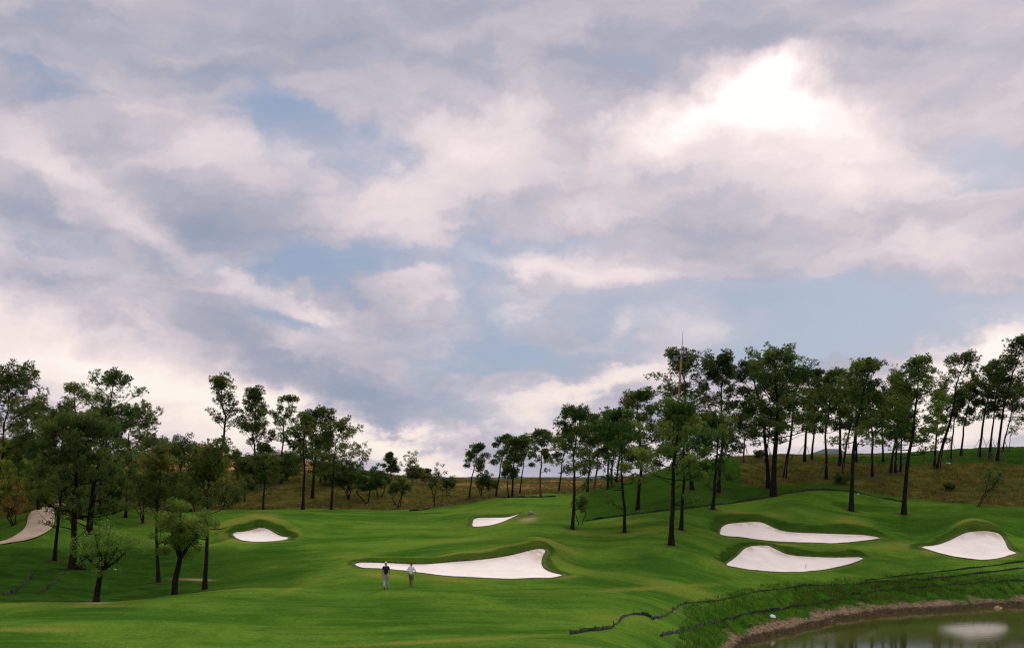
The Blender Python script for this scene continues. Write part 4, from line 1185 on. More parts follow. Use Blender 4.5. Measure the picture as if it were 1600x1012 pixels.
    ('broad', 405, 752, 166, 402, 704, 72, 750, 'D', dict(seed=113, stems=4, fork=.15, leaf=.11, dens=1.2), 'bush', SCRUB, 'broad dark bush behind the young pine at the foot of the brown slope'),
    ('broad', 448, 748, 170, 446, 704, 70, 745, 'D', dict(seed=114, stems=4, fork=.15, leaf=.11, dens=1.2), 'bush', SCRUB, 'dark bush under the slim see through pine'),
    ('broad', 520, 756, 166, 520, 706, 66, 753, 'D', dict(seed=115, stems=4, fork=.15, leaf=.11, dens=1.2), 'bush', SCRUB, 'dark bush behind the rightmost tall pine of the hillside'),
    ('broad', 322, 744, 172, 318, 694, 50, 740, 'R', dict(seed=116, stems=3, fork=.2, leaf=.10, dens=1.0), 'bush', SCRUB, 'rust coloured bush on the hilltop left of the airy pine'),
    ('broad', 300, 790, 138, 290, 728, 92, 786, 'O', dict(seed=117, stems=4, fork=.15, leaf=.10, dens=1.2), 'bush', SCRUB, 'olive thicket behind the two umbrella pines'),
    ('broad', 180, 785, 132, 178, 712, 96, 782, 'D', dict(seed=118, stems=4, fork=.15, leaf=.10, dens=1.3), 'bush', SCRUB, 'tall dark thicket at the back of the left clump'),
    ('broad', 50, 770, 126, 46, 700, 90, 766, 'D', dict(seed=119, stems=4, fork=.15, leaf=.10, dens=1.2), 'bush', SCRUB, 'dark thicket on the hill above the cart path'),
    ('broad', -4, 775, 122, 0, 715, 80, 770, 'L', dict(seed=120, stems=4, fork=.15, leaf=.10, dens=1.2), 'bush', SCRUB, 'mid green thicket under the large pine at the left edge'),
    ('pine', 232, 770, 148, 236, 690, 62, 750, 'N', dict(seed=121, dens=1.1), 'pine_tree', LEFT, 'low pine behind the left clump next to the round headed tree'),
]
TREE_ROOTS = {}
for (kind, bx, by, dd, tx, ty, cw, cbrow, mk, opt, nm, grp, lab) in TREES:
    opt = dict(opt)
    d = dd if dd else sight(bx, by, 60, 290)
    if d is None:
        d = 165.0
    base = world_pt(bx, d)
    mpp = d / F
    py0 = HY - base.z / mpp
    H = max(0.8, (py0 - ty) * mpp)
    Wd = cw * mpp
    cb = min(max(0.12 * H, (py0 - cbrow) * mpp), 0.85 * H)
    lean = ((tx - bx) * mpp, random.Random(opt['seed']).uniform(-.3, .3))
    root = empty(nm, base, lab, nm.replace('_', ' '), grp)
    if grp == LEFT and kind == 'pine':
        Wd *= 1.18; opt['dens'] = 1.15 * opt.get('dens', 1.0); cb *= .95
    if kind == 'pine':
        H *= 0.975
    bk = opt.pop('bark', None)
    fn = {'pine': make_pine, 'broad': make_broad, 'bare': make_bare}[kind]
    if kind == 'pine':
        opt['blade'] = 0.85 + 0.0022 * d
        opt['dens'] = opt.get('dens', 1.0)
    nf = fn(root, H, Wd, cb, lean, mat=MATS[mk], bark=BARK_PALE if bk else None, **opt)
    TREE_ROOTS[opt['seed']] = (root, d, H)


# contact shade painted into the ground colour under every tree
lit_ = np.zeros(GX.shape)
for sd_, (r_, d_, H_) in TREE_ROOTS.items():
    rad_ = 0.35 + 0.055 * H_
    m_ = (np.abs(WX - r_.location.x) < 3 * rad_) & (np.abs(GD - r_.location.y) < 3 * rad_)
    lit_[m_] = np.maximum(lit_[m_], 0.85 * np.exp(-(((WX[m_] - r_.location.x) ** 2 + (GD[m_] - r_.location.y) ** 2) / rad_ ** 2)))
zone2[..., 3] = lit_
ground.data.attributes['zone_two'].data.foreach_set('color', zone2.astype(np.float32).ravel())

# ------------------------------------------------------------------ silt fences
FABRIC = simple_mat('black_fabric', (0.024, 0.030, 0.016, 1), 0.9, 0.5, 5.0, 0.1)
STAKE = simple_mat('weathered_stake', (0.10, 0.085, 0.065, 1), 0.9, 0.4, 8.0, 0.1)
STAKE_ME = None


def box_mesh(name, sx, sy, sz, mat, taper=1.0):
    x, y = sx / 2, sy / 2
    v = [(-x, -y, 0), (x, -y, 0), (x, y, 0), (-x, y, 0), (-x * taper, -y * taper, sz), (x * taper, -y * taper, sz), (x * taper, y * taper, sz), (-x * taper, y * taper, sz)]
    f = [(3, 2, 1, 0), (4, 5, 6, 7), (0, 1, 5, 4), (1, 2, 6, 5), (2, 3, 7, 6), (3, 0, 4, 7)]
    me = bpy.data.meshes.new(name); me.from_pydata(v, [], f); me.materials.append(mat)
    return me


def child(name, me, parent, loc=(0, 0, 0), rot=(0, 0, 0)):
    o = bpy.data.objects.new(name, me); COL.objects.link(o); o.parent = parent
    o.location = loc; o.rotation_euler = rot
    return o


STAKE_ME = box_mesh('stake', 0.045, 0.045, 1.0, STAKE, 0.8)


def silt_fence(pts, label, h=0.2, d0=55, d1=200, seed=0, every=1.7, hs=0.26, ragged=0.45):
    rng = np.random.RandomState(seed)
    P = []
    for px, py in catmull(pts, False, 5):
        d = sight(px, py, d0, d1)
        if d is None:
            continue
        P.append(((px - 800) / F * d, d))
    P = np.array(P)
    # keep the line from jumping in depth
    for _ in range(2):
        P[1:-1] = 0.25 * P[:-2] + 0.5 * P[1:-1] + 0.25 * P[2:]
    seg = np.linalg.norm(np.diff(P, axis=0), axis=1); cum = np.concatenate([[0], np.cumsum(seg)])
    n = max(6, int(cum[-1] / 0.35))
    tt = np.linspace(0, cum[-1], n)
    x = np.interp(tt, cum, P[:, 0]); y = np.interp(tt, cum, P[:, 1])
    x += 0.06 * vnoise(tt / 1.1, tt * 0 + seed, 71); y += 0.10 * vnoise(tt / 1.3, tt * 0 + seed, 72)
    z = ground_xy(x, y)
    o0 = np.array([x[n // 2], y[n // 2], z[n // 2]])
    root = empty('silt_fence', o0, label, 'fence', 'low black fences on the slopes')
    top = h * (1 + ragged * vnoise(tt / 0.8, tt * 0 + seed, 73) + 0.18 * ragged * rng.normal(size=n))
    top *= 0.45 + 0.55 * sstep(vnoise(tt / 2.6, tt * 0 + seed, 75), -1.0, -0.3)
    top = np.clip(top, 0.02, 2 * h)
    lean_ = 0.07 * vnoise(tt / 1.5, tt * 0 + seed, 74)
    th = 0.03
    v = np.concatenate([np.column_stack([x, y - th, z - 0.12]), np.column_stack([x + lean_ * .3, y - th + lean_, z + top]),
                        np.column_stack([x + lean_ * .3, y + th + lean_, z + top - .01]), np.column_stack([x, y + th, z - 0.12])]) - o0
    i = np.arange(n - 1); f = []
    for r in range(3):
        f.append(np.stack([i + r * n, i + 1 + r * n, i + 1 + (r + 1) * n, i + (r + 1) * n], 1))
    mesh_np('fabric_screen', v, np.concatenate(f), FABRIC, False, parent=root)
    m = min(60, max(3, int(cum[-1] / every)))
    for k in range(m):
        t = (k + rng.uniform(0.2, 0.8)) / m * cum[-1]
        sx, sy = np.interp(t, cum, P[:, 0]), np.interp(t, cum, P[:, 1])
        sz = float(ground_xy(np.array([sx]), np.array([sy]))[0]) - 0.1
        s = child('stake', STAKE_ME, root, Vector((sx, sy - 0.07, sz)) - Vector(o0), (rng.normal() * .08, rng.normal() * .08, rng.uniform(0, 3)))
        s.scale = (1, 1, hs * rng.uniform(0.8, 1.3) + 0.1)
    return root


silt_fence([(1018, 968), (1036, 963), (1050, 956), (1064, 945), (1080, 942), (1110, 940), (1145, 934), (1177, 925), (1220, 920), (1262, 916), (1340, 912), (1405, 908), (1496, 900), (1551, 893), (1605, 887)],
           'long low black fence running along the top of the pond bank', .15, 58, 112, 1)
silt_fence([(1353, 906.5), (1392, 902), (1431, 897), (1470, 893), (1502, 889), (1545, 884), (1605, 877)], 'short black fence highest up the bank below the right hand bunker', .13, 80, 115, 2)
silt_fence([(1031, 994), (1069, 985), (1100, 977), (1131, 969), (1162, 960), (1196, 955), (1231, 950), (1260, 946), (1287, 941), (1320, 935)], 'black staked fence along the foot of the bank beside the muddy shore', .17, 56, 98, 3, 1.2)
silt_fence([(1330, 929), (1370, 924), (1405, 920), (1470, 915), (1540, 910), (1605, 905)], 'ragged black fence low on the bank above the far shore', .14, 80, 106, 4)
silt_fence([(888, 991), (915, 986), (940, 984), (956, 981), (966, 972), (978, 962), (1000, 960), (1012, 962), (1020, 967)], 'curving black fence at the corner of the mown fairway near the pond', .17, 48, 80, 5)
silt_fence([(640, 798), (665, 796), (690, 790), (715, 784), (735, 780.5), (765, 778), (800, 777), (840, 776.5), (868, 776)], 'thin dark fence on the fairway crest below the middle hill', .18, 120, 165, 6, 2.4)
silt_fence([(916, 813), (955, 808), (1005, 802), (1069, 795), (1112, 790), (1154, 784), (1193, 778.5), (1222, 772.5), (1258, 767), (1287, 765), (1330, 768), (1370, 776), (1410, 784)],
           'long dark fence crossing the green mound between the tall pines', .18, 100, 145, 7, 2.2)
silt_fence([(-10, 931), (15, 927), (30, 919), (42, 907), (54, 895)], 'short dark fence strip on the left slope nearest the left edge', .16, 60, 100, 8, 2.0)
silt_fence([(58, 929), (72, 922), (84, 912), (94, 901), (104, 896)], 'short dark fence strip on the left slope beside the crooked tree', .16, 60, 100, 9, 2.0)
silt_fence([(33, 829), (38, 823), (41.5, 815), (44, 806), (50, 799)], 'low dark edging along the inner bend of the cart path', .14, 88, 120, 10, 3.0, .25, .1)

# ------------------------------------------------------------------ light masts
POLE_WOOD = simple_mat('rusty_pole', (0.34, 0.195, 0.115, 1), 0.85, 0.35, 3.0, 0.2)
STEEL = simple_mat('grey_steel', (0.16, 0.18, 0.20, 1), 0.5, 0.2, 6.0, 0.4)
LAMP_BLACK = simple_mat('lamp_housing', (0.022, 0.026, 0.036, 1), 0.5, 0.2, 6.0, 0.4)
LAMP_GLASS = simple_mat('lamp_glass', (0.10, 0.13, 0.17, 1), 0.15, 0.1, 6.0, 0.5)


def tube_obj(name, pts, rad, mat, parent, k=10, caps=True):
    T = Tubes(); T.add(pts, rad, k)
    v, f = T.get()
    fl = [f]
    if caps:
        n = len(pts)
        fl.append(np.array([list(range(k))[::-1], list(range((n - 1) * k, n * k))]))
    return mesh_np(name, v, fl, mat, True, parent=parent)


def floodlight(parent, loc, rz, s=1.35):
    bm = bmesh.new()
    w, h, dp = .42 * s, .50 * s, .26 * s
    vs = [bm.verts.new(p) for p in [(-w / 2, 0, -h / 2), (w / 2, 0, -h / 2), (w / 2, 0, h / 2), (-w / 2, 0, h / 2),
                                    (-w * .32, dp, -h * .3), (w * .32, dp, -h * .3), (w * .32, dp, h * .3), (-w * .32, dp, h * .3)]]
    for q in [(3, 2, 1, 0), (4, 5, 6, 7), (0, 1, 5, 4), (1, 2, 6, 5), (2, 3, 7, 6), (3, 0, 4, 7)]:
        bm.faces.new([vs[i] for i in q])
    bmesh.ops.bevel(bm, geom=bm.edges[:], offset=.02 * s, segments=1, affect='EDGES')
    me = bpy.data.meshes.new('floodlight'); bm.to_mesh(me); bm.free(); me.materials.append(LAMP_BLACK)
    o = child('floodlight', me, parent, loc, (math.radians(-18), 0, rz))
    g = child('lens', box_mesh('lens', w * .86, .012, h * .84, LAMP_GLASS), o, (0, -.01, -h * .42))
    return o


def light_mast(px, py, d, tx, ty, label, arm=.75, antenna=2.6, heads=((-.62, .3), (.42, 2.6)), r=.16, whips=1):
    b = world_pt(px, d, -0.2)
    mpp = d / F
    H = (HY - b.z / mpp - ty) * mpp
    lx = (tx - px) * mpp
    root = empty('light_mast', b, label, 'light mast')
    t = np.linspace(0, 1, 8)
    tube_obj('pole', np.column_stack([lx * t, 0 * t, H * t]), r * (1 - .38 * t), POLE_WOOD, root)
    top = Vector((lx, 0, H))
    a = child('crossarm', box_mesh('crossarm', arm * 2, .10, .11, STEEL), root, top + Vector((0, -.02, -.22)), (0, 0, .12))
    br = child('bracket', box_mesh('bracket', .34, .30, .16, STEEL), root, top + Vector((0, 0, -.05)))
    for hx, rz in heads:
        floodlight(root, top + Vector((hx, -.12, -.42)), rz)
    for wi in range(whips):
        x = (wi - (whips - 1) / 2) * .8
        ww = np.linspace(0, 1, 4)
        tube_obj('antenna', np.column_stack([lx + x + .16 * ww, 0 * ww, H + antenna * ww * (1 - .25 * wi)]), .040 * (1 - .45 * ww), STEEL, root, 8)
    return root


light_mast(1049, 776, 122, 1065, 554, 'tall rusty wooden light mast with antenna rising among the front row pines')
light_mast(36, 790, 124, 36, 606, 'light mast at the upper left whose floodlight shows beside the large pine', .5, 1.9, ((.30, .5), (.02, 2.9)), .13, 2)

# ------------------------------------------------------------------ bamboo props round the young crest pines
BAMBOO = simple_mat('bamboo_prop', (0.16, 0.125, 0.085, 1), 0.8, 0.35, 6.0, 0.2)
_bt = Tubes(); _t = np.linspace(0, 1, 4)
_bt.add(np.column_stack([0 * _t, 0 * _t, _t]), 0.035 - 0.010 * _t, 6)
_v, _f = _bt.get()
_po = mesh_np('prop', _v, _f, BAMBOO, True, link=False)
PROP_ME = _po.data
for sd_, lab in [(86, 'bamboo props round the small pale trunked skyline pine'), (85, 'bamboo props under the low skyline pine left of the biggest pine'), (87, 'bamboo props at the foot of the leaning pine on the brown patch'),
                 (88, 'bamboo props under the dark knobbly topped skyline pine'), (90, 'bamboo props round the pine in front of the blue hill'), (91, 'bamboo props at the leaning pine left of the upper bunker pine'),
                 (94, 'bamboo props round the straight pine on the brown slope'), (95, 'bamboo props at the left of the three close trunks'), (97, 'bamboo props at the right of the three close trunks'),
                 (99, 'bamboo props under the strongly leaning airy pine'), (101, 'bamboo props round the dark pine below the airy top'), (103, 'bamboo props at the first tall pine of the right edge'),
                 (105, 'bamboo props at the tallest pine of the right edge'), (104, 'bamboo props at the thin middle pine of the right edge')]:
    tr, d, H = TREE_ROOTS[sd_]
    rng = random.Random(sd_)
    pr = empty('tree_prop', tr.location, lab, 'tree prop', 'bamboo props holding the crest pines')
    hz = rng.uniform(2.0, 2.7)
    trunk = [c for c in tr.children if c.name.startswith('trunk')][0]
    a0 = rng.uniform(0, 6.28)
    co = np.array([v_.co[:] for v_ in trunk.data.vertices[:88]]).reshape(-1, 8, 3).mean(1)
    tip = Vector((np.interp(hz, co[:, 2], co[:, 0]), np.interp(hz, co[:, 2], co[:, 1]), hz))
    for k in range(4):
        a = a0 + k * 1.57 + rng.uniform(-.3, .3)
        rr = rng.uniform(1.1, 1.6)
        fx, fy_ = tr.location.x + rr * math.cos(a), tr.location.y + rr * math.sin(a)
        ft = Vector((fx, fy_, float(ground_xy(np.array([fx]), np.array([fy_]))[0]) - .1)) - tr.location
        dv = tip + Vector((.12 * math.cos(a), .12 * math.sin(a), rng.uniform(-.2, .3))) - ft
        s = child('prop', PROP_ME, pr, ft, dv.to_track_quat('Z', 'Y').to_euler())
        s.scale = (1, 1, dv.length * 1.06)

# ------------------------------------------------------------------ people
def skin_mesh(name, verts, edges, rad, mat, parent, sub=2, root_v=0):
    me = bpy.data.meshes.new(name)
    me.from_pydata(verts, edges, [])
    o = bpy.data.objects.new(name, me); COL.objects.link(o)
    md = o.modifiers.new('skin', 'SKIN'); md.use_smooth_shade = True
    sk = me.skin_vertices[0].data if len(me.skin_vertices) else None
    if sk is None:
        bm = bmesh.new(); bm.from_mesh(me); bm.verts.layers.skin.verify(); bm.to_mesh(me); bm.free()
        sk = me.skin_vertices[0].data
    for i, r in enumerate(rad):
        sk[i].radius = (r, r) if not isinstance(r, tuple) else r
        sk[i].use_root = (i == root_v)
    ss = o.modifiers.new('sub', 'SUBSURF'); ss.levels = sub; ss.render_levels = sub
    dg = bpy.context.evaluated_depsgraph_get()
    m2 = bpy.data.meshes.new_from_object(o.evaluated_get(dg))
    m2.name = name
    COL.objects.unlink(o); bpy.data.objects.remove(o)
    m2.materials.clear(); m2.materials.append(mat)
    for p in m2.polygons:
        p.use_smooth = True
    r = bpy.data.objects.new(name, m2); COL.objects.link(r); r.parent = parent
    return r


SKIN = simple_mat('skin', (0.40, 0.22, 0.14, 1), 0.6, 0.1, 8.0, 0.3)


class Chain:
    def __init__(self):
        self.v = []; self.e = []; self.r = []

    def p(self, co, r, prev=None):
        self.v.append(tuple(co)); self.r.append(r)
        i = len(self.v) - 1
        if prev is not None:
            self.e.append((prev, i))
        return i


def hand(C, wrist_i, w, dirv, inward):
    """palm and five curled fingers"""
    w = Vector(w); dv = Vector(dirv).normalized(); inn = Vector(inward).normalized(); fw = dv.cross(inn).normalized()
    palm = C.p(w + dv * .075, (.032, .018), wrist_i)
    for k, (off, ln) in enumerate([(-.030, .060), (-.010, .075), (.010, .080), (.030, .070)]):
        b = C.p(w + dv * .115 + fw * off, .0095, palm)
        m_ = C.p(w + dv * (.115 + ln * .55) + fw * off + inn * .014, .009, b)
        C.p(w + dv * (.115 + ln * .85) + fw * off + inn * .036, .008, m_)
    t0 = C.p(w + dv * .055 + fw * .040 + inn * .012, .012, palm)
    C.p(w + dv * .095 + fw * .052 + inn * .030, .0095, t0)


def person(loc, h, pose, label, shirt, pants, shoe, head, sleeves_long):
    root = empty('person', loc, label, 'person', 'people walking up the fairway')
    root.scale = (h / 1.76,) * 3
    root.rotation_euler = (0, 0, pose.get('turn', 0))
    L = lambda k, s: Vector((s * pose[k][s][0], pose[k][s][1], pose[k][s][2]))
    C = Chain()
    pel = C.p((0, 0, .96), (.14, .10)); sp = C.p((0, .0, 1.13), (.135, .095), pel); ch = C.p((0, .0, 1.33), (.155, .105), sp)
    nk = C.p((0, .0, 1.47), (.062, .062), ch); nk2 = C.p((0, .012, 1.53), (.056, .058), nk)
    h1 = C.p((0, .025, 1.60), (.068, .082), nk2); h2 = C.p((0, .022, 1.68), (.076, .094), h1); C.p((0, .016, 1.735), (.055, .07), h2)
    C.p((0, .128, 1.625), .014, h1)                                   # nose
    for s in (-1, 1):
        C.p((s * .088, .012, 1.64), (.010, .022), h1)                 # ears
        sh = C.p((s * .165, -.005, 1.415), .058, ch)
        eb = C.p(L('elbow', s), .043, sh); wr = C.p(L('wrist', s), .029, eb)
        dv = (L('wrist', s) - L('elbow', s)).normalized()
        hand(C, wr, L('wrist', s), dv + Vector((0, .1, -.2)), (-s, .25, 0))
        hp_ = C.p((s * .095, 0, .90), .092, pel)
        kn = C.p(L('knee', s), .060, hp_); C.p((L('knee', s) * .45 + L('ankle', s) * .55) + Vector((0, -.02, 0)), .054, kn)
        an = C.p(L('ankle', s), .038, len(C.v) - 1); C.p(L('toe', s), (.040, .026), an)
    skin_mesh('body', C.v, C.e, C.r, SKIN, root)
    # shirt
    C = Chain()
    p0 = C.p((0, 0, .87), (.160, .126)); p1 = C.p((0, 0, 1.12), (.162, .122), p0); p2 = C.p((0, -.002, 1.33), (.165, .122), p1); C.p((0, .002, 1.475), (.078, .078), p2)
    for s in (-1, 1):
        sh = C.p((s * .168, -.005, 1.42), .074, p2)
        e = L('elbow', s); q = Vector((s * .168, -.005, 1.42)); k = 1.0 if sleeves_long else .72
        a = C.p(q + (e - q) * k, .062 if not sleeves_long else .058, sh)
        if sleeves_long:
            C.p(e + (L('wrist', s) - e) * .55, .048, a)
    skin_mesh('shirt', C.v, C.e, C.r, shirt, root)
    C = Chain()
    p0 = C.p((0, 0, 1.00), (.150, .116))
    for s in (-1, 1):
        a = C.p((s * .095, -.005, .87), (.104, .108), p0); k = C.p(L('knee', s), .078, a); C.p(L('ankle', s) + Vector((0, -.005, .03)), .062, k)
    skin_mesh('trousers', C.v, C.e, C.r, pants, root)
    for s in (-1, 1):
        C = Chain()
        an = L('ankle', s); to = L('toe', s)
        back = an + (an - to).normalized() * .035 + Vector((0, 0, -.045))
        a = C.p(back, (.042, .040)); b = C.p(back * .4 + to * .6 + Vector((0, 0, .004)), (.048, .038), a); C.p(to, (.044, .026), b)
        skin_mesh('shoe', C.v, C.e, C.r, shoe, root)
    if head == 'cap':
        C = Chain()
        a = C.p((0, .016, 1.672), (.094, .112)); b = C.p((0, .012, 1.725), (.086, .100), a); C.p((0, .01, 1.762), (.045, .05), b)
        cp = skin_mesh('cap', C.v, C.e, C.r, CAPW, root)
        C = Chain(); a = C.p((0, .10, 1.682), (.062, .012)); C.p((0, .185, 1.672), (.050, .009), a)
        skin_mesh('brim', C.v, C.e, C.r, CAPW, cp)
    else:
        C = Chain()
        a = C.p((0, -.030, 1.610), (.070, .050)); b = C.p((0, -.004, 1.685), (.092, .098), a); C.p((0, .012, 1.752), (.062, .07), b)
        skin_mesh('hair', C.v, C.e, C.r, HAIR, root)
    return root


CAPW = simple_mat('white_cap', (0.78, 0.74, 0.70, 1), 0.8, 0.06, 9.0, 0.2)
HAIR = simple_mat('dark_hair', (0.012, 0.010, 0.009, 1), 0.6, 0.3, 20.0, 0.3)
NAVY = simple_mat('dark_polo_shirt', (0.012, 0.020, 0.026, 1), 0.85, 0.3, 6.0, 0.2)
GREYT = simple_mat('pale_grey_trousers', (0.36, 0.38, 0.36, 1), 0.85, 0.18, 6.0, 0.2)
WHITES = simple_mat('white_shirt', (0.80, 0.80, 0.83, 1), 0.85, 0.05, 6.0, 0.2)
KHAKI = simple_mat('brown_trousers', (0.20, 0.125, 0.060, 1), 0.85, 0.3, 6.0, 0.2)
SHOEB = simple_mat('black_shoe', (0.012, 0.012, 0.013, 1), 0.5, 0.2, 6.0, 0.4)
SHOEN = simple_mat('brown_shoe', (0.10, 0.070, 0.035, 1), 0.6, 0.2, 6.0, 0.3)
d1_ = sight(603, 919.5, 60, 84); d2_ = sight(642.5, 916.5, 60, 84)
person(world_pt(603, d1_, -.02), 43 * d1_ / F, dict(
    elbow={-1: (.228, -.05, 1.16), 1: (.228, -.01, 1.15)}, wrist={-1: (.242, .02, .92), 1: (.242, .10, .93)},
    knee={-1: (.095, .03, .49), 1: (.095, .15, .50)}, ankle={-1: (.085, -.25, .17), 1: (.095, .16, .09)}, toe={-1: (.085, -.13, .035), 1: (.10, .31, .03)}),
    'person in dark polo shirt, white cap and pale grey trousers walking away by the bunker', NAVY, GREYT, SHOEB, 'cap', False)
person(world_pt(642.5, d2_, -.02), 38.5 * d2_ / F, dict(turn=-.15,
    elbow={-1: (.285, -.05, 1.15), 1: (.330, -.06, 1.17)}, wrist={-1: (.27, .12, .96), 1: (.27, .14, 1.00)},
    knee={-1: (.095, .13, .50), 1: (.095, .03, .49)}, ankle={-1: (.095, .14, .09), 1: (.09, -.18, .13)}, toe={-1: (.10, .29, .03), 1: (.09, -.05, .03)}),
    'person in white shirt and brown trousers with dark hair walking away by the bunker', WHITES, KHAKI, SHOEN, 'hair', True)

# ------------------------------------------------------------------ stones, litter, rakes
STONE_TAN = simple_mat('tan_stone', (0.42, 0.26, 0.12, 1), 0.9, 0.35, 4.0, 0.1)
STONE_PALE = simple_mat('pale_stone', (0.60, 0.55, 0.48, 1), 0.9, 0.2, 4.0, 0.1)
STONE_GREY = simple_mat('grey_stone', (0.30, 0.27, 0.23, 1), 0.9, 0.3, 4.0, 0.1)
WHITE_PL = simple_mat('white_plastic', (0.78, 0.76, 0.72, 1), 0.6, 0.08, 4.0, 0.3)


def rock_mesh(name, s, seed, mat, squash=.7, sub=3, lump=.28):
    bm = bmesh.new(); bmesh.ops.create_icosphere(bm, subdivisions=sub, radius=1)
    co = np.array([v.co[:] for v in bm.verts])
    n = vnoise(co[:, 0] * 1.7 + seed, co[:, 1] * 1.7 + co[:, 2] * 1.3, seed) * lump + vnoise(co[:, 0] * 4 + seed, co[:, 1] * 4 + co[:, 2] * 3, seed + 1) * lump * .35
    for v, k in zip(bm.verts, n):
        v.co = Vector((v.co.x * s[0], v.co.y * s[1], v.co.z * s[2])) * (1 + k)
    me = bpy.data.meshes.new(name); bm.to_mesh(me); bm.free(); me.materials.append(mat)
    return me


def put_mesh(name, me, px, py, label, cat, d0=44, d1=200, dz=0.0, rot=(0, 0, 0), group=None, dist=None):
    d = dist or sight(px, py, d0, d1)
    o = bpy.data.objects.new(name, me); COL.objects.link(o)
    o.location = world_pt(px, d, dz); o.rotation_euler = rot
    return tag(o, label, cat, group)


put_mesh('boulder', rock_mesh('boulder', (.40, .34, .27), 3, STONE_TAN), 1560, 947, 'round orange tan boulder at the water edge by the right shore', 'boulder', 80, 110, .20, dist=95.4)
put_mesh('boulder', rock_mesh('boulder', (.30, .24, .26), 5, STONE_GREY), 829, 803, 'pale boulder beside the bare patch right of the horn shaped bunker', 'boulder', 100, 150, .15)
put_mesh('stone', rock_mesh('stone', (.38, .30, .15), 7, STONE_PALE), 1481, 725, 'flat pale stone on the right brown slope under the leaning pine', 'stone', 120, 200, .08)


def slab(name, w, l, t, mat, seed):
    rng = random.Random(seed)
    bm = bmesh.new()
    pts = [(-w / 2, -l / 2), (w * .1, -l * .62), (w / 2, -l * .2), (w * .42, l / 2), (-w * .2, l * .45), (-w * .55, l * .1)]
    lo = [bm.verts.new((x, y, 0)) for x, y in pts]; hi = [bm.verts.new((x * .96, y * .96, t + rng.uniform(-.02, .06))) for x, y in pts]
    bm.faces.new(lo[::-1]); bm.faces.new(hi)
    for i in range(6):
        bm.faces.new([lo[i], lo[(i + 1) % 6], hi[(i + 1) % 6], hi[i]])
    bmesh.ops.bevel(bm, geom=bm.edges[:], offset=.012, segments=1, affect='EDGES')
    me = bpy.data.meshes.new(name); bm.to_mesh(me); bm.free(); me.materials.append(mat)
    return me


put_mesh('broken_slab', slab('broken_slab', .50, .34, .10, WHITE_PL, 1), 1207, 964, 'broken white slab tilted on the bank by the lower fence', 'slab', 60, 100, .04, (math.radians(48), .35, .4))
put_mesh('plastic_scrap', slab('plastic_scrap', .38, .22, .04, WHITE_PL, 2), 1299, 914, 'white plastic scrap lying under the upper bank fence', 'litter', 70, 110, .03, (.2, 0, .3))
put_mesh('plastic_scrap', slab('plastic_scrap', .26, .18, .07, WHITE_PL, 3), 179, 891, 'white scrap on the dark turf right of the crooked tree', 'litter', 60, 110, .05, (.5, .2, .8))
put_mesh('marker', rock_mesh('marker', (.10, .10, .12), 9, WHITE_PL, sub=2, lump=.05), 1341, 773, 'small white marker on the turf beside the upper bunker pine', 'marker', 90, 160, .08)
WOOD = simple_mat('driftwood', (0.20, 0.145, 0.090, 1), 0.9, 0.35, 6.0, 0.1)
for px, py, ln, rz, lab in [(1172, 976, .9, .5, 'bleached stick on the mud left of the broken slab'), (1128, 985, 1.2, -.4, 'longer stick across the mud near the bottom of the bank'), (1390, 940, .8, .2, 'small stick on the far muddy shore')]:
    d = sight(px, py, 60, 110)
    r_ = empty('driftwood', world_pt(px, d, .04), lab, 'stick')
    tt_ = np.linspace(-.5, .5, 6)
    tube_obj('stem', np.column_stack([tt_ * ln, .05 * np.sin(tt_ * 5), .03 + .04 * np.cos(tt_ * 4)]), .035 - .02 * (tt_ + .5), WOOD, r_, 7)
    tube_obj('twig', np.column_stack([.1 + .3 * (tt_ + .5) * ln * .5, .25 * (tt_ + .5), .05 + .12 * (tt_ + .5)]), .016 - .008 * (tt_ + .5), WOOD, r_, 6)
    r_.rotation_euler = (0, 0, rz)


def rake(px, py, lab, lean):
    d = sight(px, py, 80, 130)
    root = empty('bunker_rake', world_pt(px, d, .0), lab, 'rake', 'rakes left in the bunkers')
    t_ = np.linspace(0, 1, 4)
    dirv = np.array(lean)
    tube_obj('handle', t_[:, None] * dirv[None], .020 + 0 * t_, LAMP_BLACK, root, 7)
    hd = child('head', box_mesh('head', .55, .05, .05, LAMP_BLACK), root, (0, 0, .0))
    for k in range(6):
        child('tooth', box_mesh('tooth', .014, .014, .09, LAMP_BLACK, .5), root, (-.23 + k * .092, 0, -.07))
    return root


rake(1259, 889, 'rake standing in the lower of the two stacked bunkers', (.05, .10, .52))
rake(1521, 871, 'rake lying at the front edge of the right hand bunker', (-.55, .45, .22))

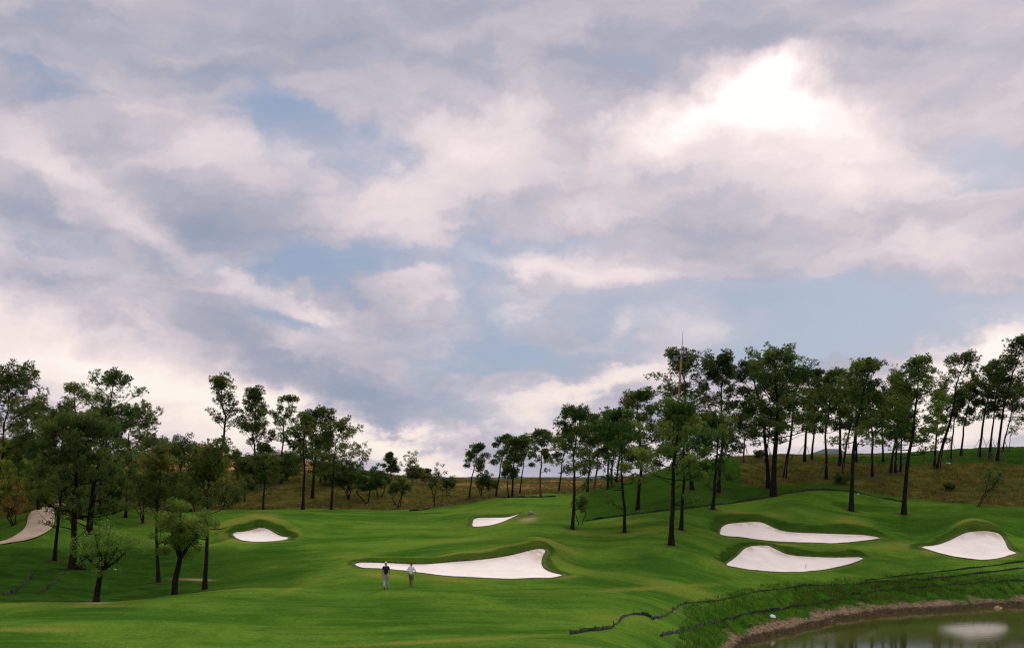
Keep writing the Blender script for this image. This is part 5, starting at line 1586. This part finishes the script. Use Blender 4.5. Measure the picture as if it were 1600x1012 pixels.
# ------------------------------------------------------------------ rough grass, sedge and pebbles that nobody could count
def tufts(name, mat, n, fn, blades, hgt, wid, seed, spread=.10):
    """fn(rng, n) gives candidate (px, d) and keep mask"""
    rng = np.random.RandomState(seed)
    px, d = fn(rng, n)
    z = ground_z(px, d)
    x = (px - 800) / F * d
    m = len(px)
    hs_ = hgt * rng.uniform(.5, 1.3, m)
    X = np.repeat(x, blades) + spread * rng.normal(size=m * blades); Y = np.repeat(d, blades) + spread * rng.normal(size=m * blades); Z = np.repeat(z, blades)
    hh = np.repeat(hs_, blades) * rng.uniform(.6, 1.1, m * blades)
    a = rng.uniform(0, 6.28, m * blades); le = hh * rng.uniform(.1, .6, m * blades); b = rng.uniform(0, 6.28, m * blades)
    w = wid * rng.uniform(.6, 1.3, m * blades)
    v = np.stack([np.column_stack([X - w * np.cos(a), Y - w * np.sin(a), Z - .05]), np.column_stack([X + w * np.cos(a), Y + w * np.sin(a), Z - .05]),
                  np.column_stack([X + le * np.cos(b), Y + le * np.sin(b), Z + hh])], 1).reshape(-1, 3)
    tint = np.repeat(rng.uniform(.1, .9, m), blades)
    o = mesh_np(name, v, np.arange(len(v)).reshape(-1, 3), mat, False, face_attrs={'tint': tint})
    return tag(o, kind='stuff')


def on_bank(rng, n):
    px = rng.uniform(950, 1700, n); d = rng.uniform(58, 108, n); z = ground_z(px, d)
    cl = vnoise((px - 800) / F * d / 1.3, d / 1.3, 81)
    k = (z < -9.2) & (z > -10.78) & (cl > -.45)
    return px[k], d[k]


def on_scrub(rng, n):
    px = rng.uniform(-150, 1700, n); d = np.exp(rng.uniform(math.log(112), math.log(235), n)); z = ground_z(px, d)
    x = (px - 800) / F * d
    jj = 5 * vnoise(x / 1.7, d / 1.7, 21) + 8 * vnoise(x / 5.0, d / 5.0, 22)
    dc = np.interp(px, [-400, 0, 110, 150, 330, 520, 640, 720, 800, 870, 905, 960, 1050, 1150], [112, 111, 117, 134, 140, 140, 144, 145, 148, 153, 150, 152, 158, 166])
    k = (px < 1152) & (d + .12 * jj > dc + .3)
    r_ = HY - z * F / d
    k2 = (px >= 1152) & (d > 125) & (d < 190)
    sdv_ = np.full(n, -9.0); sdv_[k2] = signed_dist(BR, px[k2] + .5 * jj[k2], r_[k2] + .25 * jj[k2])
    k |= k2 & (sdv_ > 0)
    k &= vnoise(x / 2.2, d / 2.2, 82) > -.35
    return px[k], d[k]


def on_shore(rng, n):
    px = rng.uniform(1000, 1700, n); d = rng.uniform(60, 106, n); z = ground_z(px, d)
    k = (z < -10.75) & (z > -11.5)
    return px[k], d[k]


BANKG = foliage_material('bank_grass', (0.018, 0.050, 0.006, 1), (0.042, 0.098, 0.010, 1), (0.120, 0.130, 0.022, 1), .3)
DRYG = foliage_material('dry_grass', (0.034, 0.044, 0.010, 1), (0.082, 0.072, 0.020, 1), (0.185, 0.125, 0.040, 1), .3)
tufts('bank_grass', BANKG, 26000, on_bank, 6, .24, .022, 5)
def on_low_bank(rng, n):
    px = rng.uniform(1240, 1750, n); d = rng.uniform(84, 110, n); z = ground_z(px, d)
    cl = vnoise((px - 800) / F * d / 1.6, d / 1.1, 84)
    k = (z < -9.55) & (z > -10.55) & (cl > -.1)
    return px[k], d[k]


WEEDS = foliage_material('bank_weeds', (0.020, 0.050, 0.006, 1), (0.044, 0.088, 0.011, 1), (0.100, 0.112, 0.020, 1), .3)
tufts('bank_weeds', WEEDS, 8000, on_low_bank, 6, .42, .026, 7, .16)
tufts('dry_grass', DRYG, 52000, on_scrub, 5, .42, .035, 6, .14)
rng = np.random.RandomState(9)
ppx, pd = on_shore(rng, 5200)
k = vnoise((ppx - 800) / F * pd / 1.2, pd / 1.2, 83) > 0.0
ppx, pd = ppx[k][:900], pd[k][:900]
pz = ground_z(ppx, pd); pxx = (ppx - 800) / F * pd
_bm = bmesh.new(); bmesh.ops.create_icosphere(_bm, subdivisions=1, radius=1)
bv = np.array([v.co[:] for v in _bm.verts]); bf = np.array([[v.index for v in f.verts] for f in _bm.faces]); _bm.free()
sc = (rng.uniform(.02, .075, len(pxx)))[:, None, None] * rng.uniform(.7, 1.3, (len(pxx), 1, 3)) * np.array([1.2, 1, .7])
pv = (bv[None] * (1 + .15 * rng.normal(size=(len(pxx), len(bv), 1)))) * sc + np.column_stack([pxx, pd, pz + .01])[:, None]
pf = bf[None] + (np.arange(len(pxx)) * len(bv))[:, None, None]
tag(mesh_np('pebbles', pv.reshape(-1, 3), pf.reshape(-1, 3), STONE_GREY, True), kind='stuff')
